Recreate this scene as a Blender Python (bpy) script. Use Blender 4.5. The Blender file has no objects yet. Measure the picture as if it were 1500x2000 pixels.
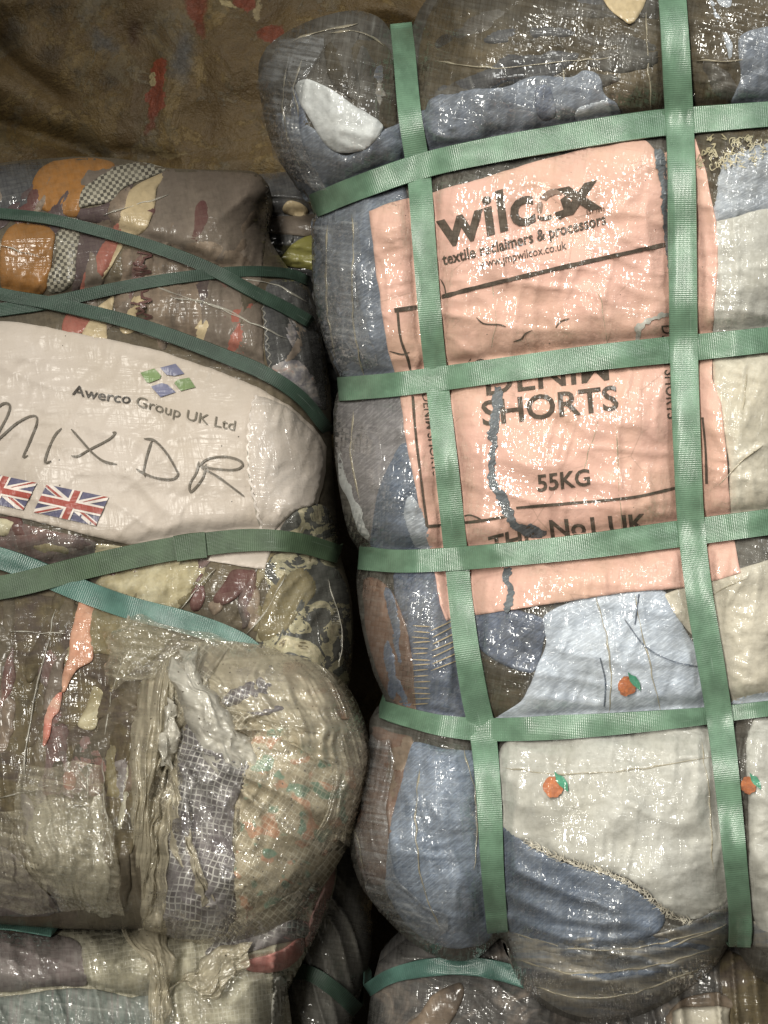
import bpy, bmesh, math, random
import numpy as np
from mathutils import Vector
from mathutils.geometry import delaunay_2d_cdt

# ---------------------------------------------------------------- camera, light, exposure
D = 0.80          # camera to the reference plane y = 0 (metres)
S = 0.0003        # metres per photograph pixel on that plane
ZC = 0.72         # camera height
sc = bpy.context.scene
C = sc.collection
cam = bpy.data.objects.new('camera', bpy.data.cameras.new('camera'))
C.objects.link(cam)
cam.location = (0, -D, ZC)
cam.rotation_euler = (math.radians(90), 0, 0)
cam.data.sensor_fit = 'VERTICAL'
cam.data.sensor_height = 24
cam.data.lens = 24 * D / (2000 * S)
cam.data.clip_start = 0.02
cam.data.clip_end = 50
sc.camera = cam

w = bpy.data.worlds.new('World')
sc.world = w
w.use_nodes = True
w.node_tree.nodes['Background'].inputs[0].default_value = (0.92, 0.92, 0.90, 1)
w.node_tree.nodes['Background'].inputs[1].default_value = 0.06


def area(name, loc, target, size, power, color, sy=None):
    l = bpy.data.lights.new(name, 'AREA')
    l.energy = power
    l.color = color
    l.size = size
    if sy:
        l.shape = 'RECTANGLE'
        l.size_y = sy
    o = bpy.data.objects.new(name, l)
    C.objects.link(o)
    o.location = loc
    o.rotation_euler = (Vector(target) - Vector(loc)).to_track_quat('-Z', 'Y').to_euler()
    return o


key = area('doorway_light', (-0.34, -1.42, 1.12), (0.33, 0, 0.52), 0.16, 15.5, (1.0, 0.96, 0.87), 1.15)
key.data.spread = math.radians(84)
fill = area('fill_light', (0.95, -1.0, 1.95), (0.15, 0, 0.65), 0.5, 8.5, (0.98, 0.98, 0.94), 0.9)  # added soft fill lamp from the upper right, not an actual window
fill.data.spread = math.radians(120)
sc.view_settings.view_transform = 'Standard'
sc.view_settings.look = 'None'
sc.view_settings.exposure = -0.50
sc.view_settings.gamma = 1.0
sc.view_settings.use_curve_mapping = False
sc.render.engine = 'CYCLES'
sc.cycles.max_bounces = 8
sc.cycles.transparent_max_bounces = 16

rng = random.Random(5)

# ---------------------------------------------------------------- numeric helpers


def unproj(P, y):
    k = (D + y) / D * S
    return np.stack([(P[:, 0] - 750) * k, y, (1000 - P[:, 1]) * k + ZC], 1)


def cr(pts, step=4.0, closed=False):
    """Catmull-Rom through pts, resampled to roughly equal steps"""
    p = np.array(pts, float)
    n = len(p)
    out = []
    rngi = range(n) if closed else range(n - 1)
    for i in rngi:
        if closed:
            a, b, c, d = p[(i - 1) % n], p[i], p[(i + 1) % n], p[(i + 2) % n]
        else:
            b, c = p[i], p[i + 1]
            a = p[i - 1] if i > 0 else 2 * b - c
            d = p[i + 2] if i + 2 < n else 2 * c - b
        m = max(2, int(np.hypot(*(c - b)[:2]) / step))
        t = np.linspace(0, 1, m, endpoint=False)[:, None]
        # centripetal-ish damping keeps the curve from overshooting
        q = 0.5 * ((2 * b) + (c - a) * t + (2 * a - 5 * b + 4 * c - d) * t**2 + (3 * b - a - 3 * c + d) * t**3)
        out.append(q)
    if not closed:
        out.append(p[-1:])
    return np.concatenate(out)


def resample(p, n):
    d = np.r_[0, np.cumsum(np.hypot(*np.diff(p, axis=0)[:, :2].T))]
    t = np.asarray(n)
    return np.stack([np.interp(t * d[-1], d, p[:, k]) for k in range(p.shape[1])], 1)


def dist_line(P, L, closed=False):
    """distance of the points P to polyline L"""
    A = L if closed else L[:-1]
    B = np.roll(L, -1, 0) if closed else L[1:]
    best = np.full(len(P), 1e9)
    AB = B - A
    ll = (AB**2).sum(1) + 1e-9
    for s in range(0, len(P), 20000):
        p = P[s:s + 20000]
        m = np.full(len(p), 1e18)
        for j0 in range(0, len(A), 64):
            a = A[j0:j0 + 64]
            ab = AB[j0:j0 + 64]
            ap = p[:, None, :] - a[None]
            t = np.clip((ap * ab[None]).sum(2) / ll[None, j0:j0 + 64], 0, 1)
            dd = ((ap - t[..., None] * ab[None])**2).sum(2).min(1)
            m = np.minimum(m, dd)
        best[s:s + 20000] = np.sqrt(m)
    return best


def inside(P, L):
    x, y = P[:, 0], P[:, 1]
    r = np.zeros(len(P), bool)
    n = len(L)
    for i in range(n):
        x1, y1 = L[i]
        x2, y2 = L[(i + 1) % n]
        if y1 == y2:
            continue
        c = ((y1 > y) != (y2 > y)) & (x < (x2 - x1) * (y - y1) / (y2 - y1) + x1)
        r ^= c
    return r


def hsh(ix, iy, seed):
    h = (ix.astype(np.int64) * 374761393 + iy.astype(np.int64) * 668265263 + seed * 2246822519) & 0xffffffff
    h = ((h ^ (h >> 13)) * 1274126177) & 0xffffffff
    h = (h ^ (h >> 16)) & 0xffffffff
    return h / 4294967295.0


def vnoise(x, y, seed=0):
    ix, iy = np.floor(x), np.floor(y)
    fx, fy = x - ix, y - iy
    fx = fx * fx * (3 - 2 * fx)
    fy = fy * fy * (3 - 2 * fy)
    a, b = hsh(ix, iy, seed), hsh(ix + 1, iy, seed)
    c, d = hsh(ix, iy + 1, seed), hsh(ix + 1, iy + 1, seed)
    return (a * (1 - fx) + b * fx) * (1 - fy) + (c * (1 - fx) + d * fx) * fy


def rot(P, deg):
    a = math.radians(deg)
    return P[:, 0] * math.cos(a) + P[:, 1] * math.sin(a), -P[:, 0] * math.sin(a) + P[:, 1] * math.cos(a)


def ridged(P, deg, lx, ly, seed, pw=3.0):
    x, y = rot(P, deg)
    # meander so that the folds are not ruled lines
    y = y + 0.6 * ly * (vnoise(x / lx * 1.7, y / (ly * 6), seed + 9) - 0.5) * 2
    n = vnoise(x / lx, y / ly, seed)
    return (1 - np.abs(2 * n - 1))**pw


# ---------------------------------------------------------------- surfaces


class Surf:
    """front relief of one bale: where the surface lies (y) for a direction (px, py)"""

    def __init__(self, left, right, top, bottom, yE, T, R, pw=2.0):
        self.l, self.r, self.t, self.b = [cr(s, 4) for s in (left, right, top, bottom)]
        self.outline = np.concatenate([self.t, self.r[1:], self.b[::-1][1:], self.l[::-1][1:-1]])
        self.o2 = self.outline[::2]
        self.yE, self.T, self.R, self.pw = yE, T, R, pw
        self.grooves = []     # (line, depth m, flat px, soft px)
        self.ridges = []      # (line, height m, width px)
        self.bumps = []       # (cx, cy, rx, ry, amp)
        self.lump = 0.0045
        self.radial = []     # (cx, cy, folds, amp, seed, reach)
        self.folds = []       # (deg, lx, ly, amp, seed, mask)

    def base(self, P):
        a, b, c = self.yE
        return a + b * (P[:, 0] - 750) + c * (P[:, 1] - 1000)

    def y(self, P, fine=True):
        P = np.asarray(P, float)[:, :2]
        d = dist_line(P, self.o2, True)
        ins = inside(P, self.o2)
        d = np.where(ins, d, 0)
        q = np.clip(1 - d / self.R, 0, 1)
        prof = (1 - q**self.pw)**(1 / self.pw)
        y = self.base(P) - self.T * prof
        for L, G, fl, sf in self.grooves:
            x = np.maximum(0, dist_line(P, L) - fl) / sf
            y += G * np.exp(-x) * np.clip(d / 60 + 0.15, 0, 1)
            if fine and fl >= 10:
                hor = abs(L[-1, 0] - L[0, 0]) > abs(L[-1, 1] - L[0, 1])
                a, b = (P[:, 0], P[:, 1]) if hor else (P[:, 1], P[:, 0])
                sd = int(fl + L[0, 0]) % 91
                gth = ridged(np.stack([b, a + 0.15 * b], 1), 0, 130, 17, sd, 1.5)
                y -= 0.0034 * (gth - 0.4) * np.exp(-x * 0.75) * (1 - np.exp(-(x * 1.6)**2)) * np.clip(d / 25, 0, 1)
        for cx, cy, rx, ry, amp in self.bumps:
            q = ((P[:, 0] - cx) / rx)**2 + ((P[:, 1] - cy) / ry)**2
            y -= amp * np.exp(-q)
        y -= self.lump * (2 * vnoise(P[:, 0] / 95, P[:, 1] / 75, 77) - 1 + 0.6 * vnoise(P[:, 0] / 48, P[:, 1] / 40, 78)) * np.clip(d / 80, 0, 1)
        if fine:
            for L, H, wd in self.ridges:
                x = dist_line(P, L) / wd
                y -= H * np.exp(-x * x)
            e = np.clip(d / 25, 0, 1)
            for cx, cy, nf, amp, sd, reach in self.radial:
                rr = np.hypot(P[:, 0] - cx, P[:, 1] - cy) + 1
                th = np.arctan2(P[:, 1] - cy, P[:, 0] - cx) / (2 * np.pi) * nf + 40
                th = th + 0.5 * (vnoise(P[:, 0] / 90, P[:, 1] / 90, sd + 4) - 0.5)
                q = 1 - np.abs(2 * vnoise(th, rr / 260, sd) - 1)
                q2 = 1 - np.abs(2 * vnoise(th * 2.7, rr / 120, sd + 1) - 1)
                y -= amp * (q**1.6 + 0.35 * q2) * np.clip(rr / 50, 0, 1) * np.exp(-(rr / reach)**2) * e
            for f in self.folds:
                deg, lx, ly, amp, seed = f[:5]
                m = 1.0
                if len(f) > 5:
                    cx, cy, rx, ry = f[5]
                    m = np.exp(-(((P[:, 0] - cx) / rx)**2 + ((P[:, 1] - cy) / ry)**2))
                y -= amp * ridged(P, deg, lx, ly, seed) * m * e
        return y


def squash(sf, P):
    """layers are pressed flat where a strap runs over them"""
    q = np.ones(len(P))
    for L, G, fl, sf_ in sf.grooves:
        if fl >= 10:
            q = np.minimum(q, 1 - 0.75 * np.exp(-(dist_line(P, L) / (fl + 14))**4))
    return q


def link(name, me, mat, parent=None):
    o = bpy.data.objects.new(name, me)
    C.objects.link(o)
    if mat:
        me.materials.append(mat)
    if parent:
        o.parent = parent
        o.matrix_parent_inverse = parent.matrix_basis.inverted()
    return o


def mk_mesh(name, V, F, UV=None, smooth=True):
    """F: list of arrays of equal face size"""
    me = bpy.data.meshes.new(name)
    V = np.asarray(V, np.float32)
    me.vertices.add(len(V))
    me.vertices.foreach_set('co', V.ravel())
    F = [np.asarray(f, np.int32) for f in F if len(f)]
    flat = np.concatenate([f.ravel() for f in F])
    sizes = np.concatenate([np.full(len(f), f.shape[1], np.int32) for f in F])
    me.loops.add(len(flat))
    me.loops.foreach_set('vertex_index', flat)
    me.polygons.add(len(sizes))
    me.polygons.foreach_set('loop_start', np.r_[0, np.cumsum(sizes)[:-1]].astype(np.int32))
    me.polygons.foreach_set('loop_total', sizes)
    me.polygons.foreach_set('use_smooth', np.full(len(sizes), smooth))
    if UV is not None:
        uv = me.uv_layers.new(name='UVMap')
        uv.data.foreach_set('uv', np.asarray(UV, np.float32)[flat].ravel())
    me.update(calc_edges=True)
    me.validate()
    return me


def uvof(P, deg=0.0):
    x, y = rot(P[:, :2], deg)
    return np.stack([x / 1000, -y / 1000], 1)


def body(name, sf, mat, parent, nu, nv, depth=0.16, uvdeg=0, kind=None):
    """closed body: fine front relief and a coarser back half, welded round the outline"""
    def grid(nu, nv):
        su = 0.5 - 0.5 * np.cos(np.linspace(0, np.pi, nu))
        sv = 0.5 - 0.5 * np.cos(np.linspace(0, np.pi, nv))
        su = 0.5 * su + 0.5 * np.linspace(0, 1, nu)
        sv = 0.5 * sv + 0.5 * np.linspace(0, 1, nv)
        # a few extra rows hard against the outline
        ex = np.array([0.0006, 0.002])
        su = np.unique(np.r_[su, ex, 1 - ex])
        sv = np.unique(np.r_[sv, ex, 1 - ex])
        t, b = resample(sf.t, su), resample(sf.b, su)
        l, r = resample(sf.l, sv), resample(sf.r, sv)
        U, Vv = np.meshgrid(su, sv)
        U, Vv = U[..., None], Vv[..., None]
        G = (1 - Vv) * t[None] + Vv * b[None] + (1 - U) * l[:, None] + U * r[:, None] \
            - ((1 - U) * (1 - Vv) * t[0] + U * (1 - Vv) * t[-1] + (1 - U) * Vv * b[0] + U * Vv * b[-1])
        return G
    G = grid(nu, nv)
    nv_, nu_ = G.shape[:2]
    P = G.reshape(-1, 2)
    y = sf.y(P)
    V = unproj(P, y)
    idx = np.arange(len(P)).reshape(nv_, nu_)
    Q = np.stack([idx[:-1, :-1], idx[1:, :-1], idx[1:, 1:], idx[:-1, 1:]], -1).reshape(-1, 4)
    # back half
    G2 = grid(nu // 5, nv // 5)
    n2v, n2u = G2.shape[:2]
    P2 = G2.reshape(-1, 2)
    yb = sf.base(P2)
    d = np.where(inside(P2, sf.o2), dist_line(P2, sf.o2, True), 0)
    q = np.clip(1 - d / (sf.R * 1.3), 0, 1)
    W = unproj(P2, yb)
    W[:, 1] += depth * np.sqrt(1 - q**2)
    i2 = np.arange(len(P2)).reshape(n2v, n2u) + len(V)
    Q2 = np.stack([i2[:-1, :-1], i2[:-1, 1:], i2[1:, 1:], i2[1:, :-1]], -1).reshape(-1, 4)
    me = mk_mesh(name, np.r_[V, W], [Q, Q2], np.r_[uvof(P, uvdeg), uvof(P2, uvdeg)])
    return link(name, me, mat, parent)


def jag(L, amp, scale=14, seed=0):
    """roughen a closed outline"""
    n = len(L)
    t = np.roll(L, -1, 0) - np.roll(L, 1, 0)
    t /= np.hypot(*t.T)[:, None] + 1e-9
    nrm = np.stack([-t[:, 1], t[:, 0]], 1)
    s = np.arange(n) * 4.0
    a = (vnoise(s / scale, s * 0 + seed, seed) - 0.5) + 0.5 * (vnoise(s / (scale * 0.35), s * 0 + seed + 3, seed) - 0.5)
    return L + nrm * (a * 2 * amp)[:, None]


def patch(name, sf, pts, mat, parent, off=0.0012, g=5.5, thick=0.0005, uvdeg=0, smooth=True, jagged=1.6, seed=None, soft=5, fine=True, jscale=26, wr=0.0022):
    """a piece of cloth or paper lying on the surface, with a thickness and a rounded edge"""
    off = off * 0.55
    if seed is None:
        seed = int(abs(pts[0][0] * 7 + pts[1][1] * 3)) % 997
    L = cr(pts, 5, True) if smooth else dens(np.array(pts, float), 6)
    if jagged:
        L = jag(L, jagged, jscale, seed)
    mn, mx = L.min(0), L.max(0)
    xs = np.arange(mn[0] + g / 2, mx[0], g)
    ys = np.arange(mn[1] + g / 2, mx[1], g)
    X, Y = np.meshgrid(xs, ys)
    X = X + (np.arange(len(ys)) % 2)[:, None] * g / 2
    I = np.stack([X.ravel(), Y.ravel()], 1)
    I = I[inside(I, L)] if len(I) else I
    if len(I):
        dd = dist_line(I, L, True)
        I = I[dd > g * 0.45]
    # an inner ring that carries the rounded edge
    pts2 = np.r_[L, I] if len(I) else L
    n = len(L)
    vs, es, fs, ov, oe, of = delaunay_2d_cdt([Vector(p) for p in pts2], [(i, (i + 1) % n) for i in range(n)],
                                             [list(range(n))], 1, 1e-4)
    P = np.array([tuple(v) for v in vs])
    T = np.array([f for f in fs if len(f) == 3], int)
    a, b, c = P[T[:, 0]], P[T[:, 1]], P[T[:, 2]]
    ar = (b[:, 0] - a[:, 0]) * (c[:, 1] - a[:, 1]) - (b[:, 1] - a[:, 1]) * (c[:, 0] - a[:, 0])
    T = np.where((ar > 0)[:, None], T[:, ::-1], T)
    d = dist_line(P, L, True)
    q = np.clip(d / soft, 0, 1)
    q = q * q * (3 - 2 * q)
    cru = ridged(P, (seed * 37) % 180, 110, 30, seed, 2.0) * 0.45 + vnoise(P[:, 0] / 60, P[:, 1] / 60, seed) * 0.35 + ridged(P, (seed * 37) % 180 + 60, 60, 18, seed + 1, 1.6) * 0.2
    y = sf.y(P, fine) - (off + thick * q + wr * cru * np.clip(d / 16, 0, 1)) * squash(sf, P)
    V = unproj(P, y)
    # closed rim going back into the body
    e = {}
    for t in T:
        for i in range(3):
            k = (t[i], t[(i + 1) % 3])
            if (k[1], k[0]) in e:
                del e[(k[1], k[0])]
            else:
                e[k] = 1
    rim = sorted({i for k in e for i in k})
    m = {v: len(V) + j for j, v in enumerate(rim)}
    Vb = unproj(P[rim], y[rim] + off + 0.0015)
    Q = np.array([[k[1], k[0], m[k[0]], m[k[1]]] for k in e], int)
    me = mk_mesh(name, np.r_[V, Vb], [T, Q], np.r_[uvof(P, uvdeg), uvof(P[rim], uvdeg)])
    return link(name, me, mat, parent)


def dens(L, step):
    out = []
    for i in range(len(L)):
        a, b = L[i], L[(i + 1) % len(L)]
        m = max(1, int(np.hypot(*(b - a)) / step))
        out.append(a + (b - a) * np.linspace(0, 1, m, endpoint=False)[:, None])
    return np.concatenate(out)


def strap(name, sf, pts, wpx, mat, parent, off=0.0016, wrap0=True, wrap1=True, smooth_n=9, tilt=None, lift=None):
    """polyester strap pulled tight over the surface; wrap0/1: goes on round the back at that end"""
    L = cr(pts, 5)
    n = len(L)
    t = np.gradient(L, axis=0)
    t /= np.hypot(*t.T)[:, None]
    nr = np.stack([-t[:, 1], t[:, 0]], 1)
    wv = np.interp(np.linspace(0, 1, n), np.linspace(0, 1, len(np.atleast_1d(wpx))), np.atleast_1d(wpx)) if np.ndim(wpx) else np.full(n, wpx)
    K = 9
    ks = np.linspace(-0.5, 0.5, K)
    ys = np.stack([sf.y(L + nr * (wv * k)[:, None], True) for k in ks], 1)
    cen = ys.min(1) * 0.6 + ys.mean(1) * 0.4
    ker = np.hanning(smooth_n + 2)[1:-1]
    ker /= ker.sum()
    pad = smooth_n // 2
    raw = cen.copy()
    cen = np.convolve(np.pad(cen, pad, 'edge'), ker, 'valid')
    ii = np.arange(n) * 5.0
    we = np.zeros(n)
    if wrap0:
        we = np.maximum(we, np.clip(1 - ii / 45, 0, 1))
    if wrap1:
        we = np.maximum(we, np.clip(1 - ii[::-1] / 45, 0, 1))
    cen = cen * (1 - we) + raw * we
    slope = ys - ys.mean(1)[:, None]
    V, UV = [], []
    al = np.r_[0, np.cumsum(np.hypot(*np.diff(L, axis=0).T))]
    lf = np.zeros(n) if lift is None else np.interp(np.linspace(0, 1, n), np.linspace(0, 1, len(lift)), lift)
    top, bot = [], []
    for j, k in enumerate(ks):
        P = L + nr * (wv * k)[:, None]
        sl = np.convolve(np.pad(slope[:, j], pad, 'edge'), ker, 'valid')
        y = cen + 0.55 * sl - off - lf
        wave = 0.0005 * (vnoise(al / 60, al * 0 + k * 2, 4) - 0.5)
        y = y + wave
        V.append(unproj(P, y))
        UV.append(np.stack([al / 1000, np.full(n, (k + 0.5) * wpx_mean(wpx) / 1000)], 1))
    V = np.stack(V, 1)   # n,K,3
    UV = np.stack(UV, 1)
    if wrap0:
        e = np.repeat(V[:1], 3, 0) + np.array([0, 1, 0]) * np.array([0.05, 0.02, 0.006])[:, None, None]
        V = np.r_[e, V]
        u = np.repeat(UV[:1], 3, 0) - np.array([1, 0]) * np.array([0.17, 0.07, 0.02])[:, None, None]
        UV = np.r_[u, UV]
    if wrap1:
        e = np.repeat(V[-1:], 3, 0) + np.array([0, 1, 0]) * np.array([0.006, 0.02, 0.05])[:, None, None]
        V = np.r_[V, e]
        u = np.repeat(UV[-1:], 3, 0) + np.array([1, 0]) * np.array([0.02, 0.07, 0.17])[:, None, None]
        UV = np.r_[UV, u]
    N = len(V)
    th = 0.0009
    Vb = V.copy()
    # thickness along the local normal
    du = np.gradient(V, axis=0)
    dv = np.gradient(V, axis=1)
    nn = np.cross(du, dv)
    nn /= np.linalg.norm(nn, axis=2)[..., None] + 1e-12
    s = np.sign(nn[N // 2, K // 2, 1])
    Vb = V + nn * th * s
    idx = np.arange(N * K).reshape(N, K)
    ib = idx + N * K
    Q = np.stack([idx[:-1, :-1], idx[1:, :-1], idx[1:, 1:], idx[:-1, 1:]], -1).reshape(-1, 4)
    Qb = np.stack([ib[:-1, :-1], ib[:-1, 1:], ib[1:, 1:], ib[1:, :-1]], -1).reshape(-1, 4)
    E1 = np.stack([idx[:-1, 0], ib[:-1, 0], ib[1:, 0], idx[1:, 0]], -1)
    E2 = np.stack([idx[:-1, -1], idx[1:, -1], ib[1:, -1], ib[:-1, -1]], -1)
    E3 = np.stack([idx[0, :-1], idx[0, 1:], ib[0, 1:], ib[0, :-1]], -1)
    E4 = np.stack([idx[-1, :-1], ib[-1, :-1], ib[-1, 1:], idx[-1, 1:]], -1)
    me = mk_mesh(name, np.r_[V.reshape(-1, 3), Vb.reshape(-1, 3)], [Q, Qb, E1, E2, E3, E4],
                 np.r_[UV.reshape(-1, 2), UV.reshape(-1, 2)])
    o = link(name, me, mat, parent)
    md = o.modifiers.new('edges', 'EDGE_SPLIT')
    md.split_angle = math.radians(40)
    return o


def wpx_mean(wpx):
    return float(np.mean(wpx))


def drape_tris(name, sf, P, T, mat, parent, off, matidx=None, mats=None):
    a, b, c = P[T[:, 0]], P[T[:, 1]], P[T[:, 2]]
    ar = (b[:, 0] - a[:, 0]) * (c[:, 1] - a[:, 1]) - (b[:, 1] - a[:, 1]) * (c[:, 0] - a[:, 0])
    T = np.where((ar > 0)[:, None], T[:, ::-1], T)
    y = sf.y(P) - off * squash(sf, P)
    me = mk_mesh(name, unproj(P, y), [T], uvof(P))
    o = link(name, me, mat, parent)
    if mats:
        for m in mats:
            me.materials.append(m)
        me.polygons.foreach_set('material_index', np.asarray(matidx, np.int32))
    return o


def refine(P, T, mx=9.0, it=6):
    """split long edges so that flat lettering can follow the surface"""
    bm = bmesh.new()
    vs = [bm.verts.new((p[0], p[1], 0)) for p in P]
    for t in T:
        try:
            bm.faces.new([vs[i] for i in t])
        except ValueError:
            pass
    for _ in range(it):
        long = [e for e in bm.edges if e.calc_length() > mx]
        if not long:
            break
        bmesh.ops.subdivide_edges(bm, edges=long, cuts=1)
        bmesh.ops.triangulate(bm, faces=bm.faces[:])
    bm.verts.index_update()
    P2 = np.array([v.co[:2] for v in bm.verts])
    T2 = np.array([[v.index for v in f.verts] for f in bm.faces])
    bm.free()
    return P2, T2


def text(name, sf, s, p0, p1, up, mat, parent, off, bold=0.0, cap='H', bend=0.0, shear=0.0, spacing=1.0):
    """lettering from p0 to p1 along the baseline; up = vector of the height of the letter cap"""
    cu = bpy.data.curves.new('lettering', 'FONT')
    cu.body = s
    cu.offset = bold
    cu.resolution_u = 3
    cu.space_character = spacing
    o = bpy.data.objects.new('tmp', cu)
    C.objects.link(o)
    cu2 = bpy.data.curves.new('lettering', 'FONT')
    cu2.body = cap
    o2 = bpy.data.objects.new('tmp2', cu2)
    C.objects.link(o2)
    bpy.context.view_layer.update()
    dg = bpy.context.evaluated_depsgraph_get()
    m = o.evaluated_get(dg).to_mesh()
    bm = bmesh.new()
    bm.from_mesh(m)
    bmesh.ops.triangulate(bm, faces=bm.faces[:])
    bm.verts.index_update()
    P = np.array([v.co[:2] for v in bm.verts])
    T = np.array([[v.index for v in f.verts] for f in bm.faces])
    bm.free()
    m2 = o2.evaluated_get(dg).to_mesh()
    ch = max(v.co[1] for v in m2.vertices)
    for q in (o, o2):
        bpy.data.objects.remove(q)
    x0, x1 = P[:, 0].min(), P[:, 0].max()
    u = (P[:, 0] - x0) / (x1 - x0)
    v = P[:, 1] / ch
    p0, p1, up = map(lambda a: np.array(a, float), (p0, p1, up))
    Q = p0 + u[:, None] * (p1 - p0) + v[:, None] * up
    Q[:, 1] += bend * (4 * u * (1 - u))
    Q, T = refine(Q, T)
    return drape_tris(name, sf, Q, T, mat, parent, off)


def ribbon2d(L, w, taper=False):
    L = cr(L, 3)
    t = np.gradient(L, axis=0)
    t /= np.hypot(*t.T)[:, None] + 1e-9
    nr = np.stack([-t[:, 1], t[:, 0]], 1)
    n = len(L)
    ww = np.full(n, w, float) * (0.85 + 0.3 * vnoise(np.arange(n) / 6.0, np.zeros(n), int(L[0, 0])))
    if taper:
        ww *= np.clip(np.minimum(np.arange(n), np.arange(n)[::-1]) / 4.0 + 0.35, 0, 1)
    P = np.r_[L + nr * ww[:, None] / 2, L - nr * ww[:, None] / 2]
    i = np.arange(n - 1)
    T = np.r_[np.stack([i, i + 1, n + i], 1), np.stack([i + 1, n + i + 1, n + i], 1)]
    return P, T


def strokes(name, sf, lines, w, mat, parent, off, taper=False):
    Ps, Ts, k = [], [], 0
    for L in lines:
        P, T = ribbon2d(L, w, taper)
        Ps.append(P)
        Ts.append(T + k)
        k += len(P)
    return drape_tris(name, sf, np.concatenate(Ps), np.concatenate(Ts), mat, parent, off)


def polys(name, sf, plist, mat, parent, off):
    Ps, Ts, k = [], [], 0
    for pl in plist:
        L = dens(np.array(pl, float), 8)
        n = len(L)
        vs, es, fs, *_ = delaunay_2d_cdt([Vector(p) for p in L], [(i, (i + 1) % n) for i in range(n)], [list(range(n))], 1, 1e-4)
        P = np.array([tuple(v) for v in vs])
        T = np.array([f for f in fs])
        P, T = refine(P, T)
        Ps.append(P)
        Ts.append(T + k)
        k += len(P)
    return drape_tris(name, sf, np.concatenate(Ps), np.concatenate(Ts), mat, parent, off)


def empty(name, label, cat, P, y, group='bales of used clothing stacked in the store', kind=None):
    o = bpy.data.objects.new(name, None)
    C.objects.link(o)
    o.empty_display_size = 0.05
    o.location = unproj(np.array([P], float), np.array([y]))[0]
    bpy.context.view_layer.update()
    if label:
        o['label'] = label
        o['category'] = cat
    if group:
        o['group'] = group
    if kind:
        o['kind'] = kind
    return o


# loose film, pleated sheets hanging round the mouth
def film_sheet(name, parent, sf, rows, mat, amp, pleats, off, seed=0, th=0.0, nu=70, nv=110, yabs=None):
    """rows: list of (left point, right point, lift) from one end to the other"""
    Lf = cr([r[0] for r in rows], 6)
    Rt = cr([r[1] for r in rows], 6)
    v = np.linspace(0, 1, nv)
    u = np.linspace(0, 1, nu)
    l, r = resample(Lf, v), resample(Rt, v)
    lift = np.interp(v, np.linspace(0, 1, len(rows)), [q[2] for q in rows])
    U, V_ = np.meshgrid(u, v)
    G = l[:, None] * (1 - U[..., None]) + r[:, None] * U[..., None]
    Pp = G.reshape(-1, 2)
    base = sf.y(Pp, False)
    uu, vv = U.ravel(), V_.ravel()
    ph = uu * pleats * 1.6 + 1.1 * (vnoise(vv * 3, uu * 2, seed) - 0.5) * 2
    w1 = 1 - np.abs(2 * vnoise(ph, vv * 2.2, seed + 1) - 1)
    w1 = 1.1 * w1 + 0.45 * (1 - np.abs(2 * vnoise(ph * 2.6, vv * 7, seed + 2) - 1)) + 0.25 * vnoise(ph * 5, vv * 26, seed + 3)
    G = G + (np.stack([vnoise(vv * 9, uu * 3, seed + 6), vnoise(vv * 9, uu * 3, seed + 7)], 1).reshape(nv, nu, 2) - 0.5) * 16
    Pp = G.reshape(-1, 2)
    dome = np.sqrt(np.clip(1 - (2 * uu - 1)**2, 0, 1))
    y = base - off - np.repeat(lift, nu) * (0.35 + 0.65 * dome) - amp * w1 - 0.002 * vnoise(uu * 12, vv * 30, seed + 5)
    Vt = unproj(Pp, y)
    idx = np.arange(len(Pp)).reshape(nv, nu)
    Qd = np.stack([idx[:-1, :-1], idx[1:, :-1], idx[1:, 1:], idx[:-1, 1:]], -1).reshape(-1, 4)
    me = mk_mesh(name, Vt, [Qd], uvof(Pp))
    o = link(name, me, mat, parent)
    return o



# ---------------------------------------------------------------- materials


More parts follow.
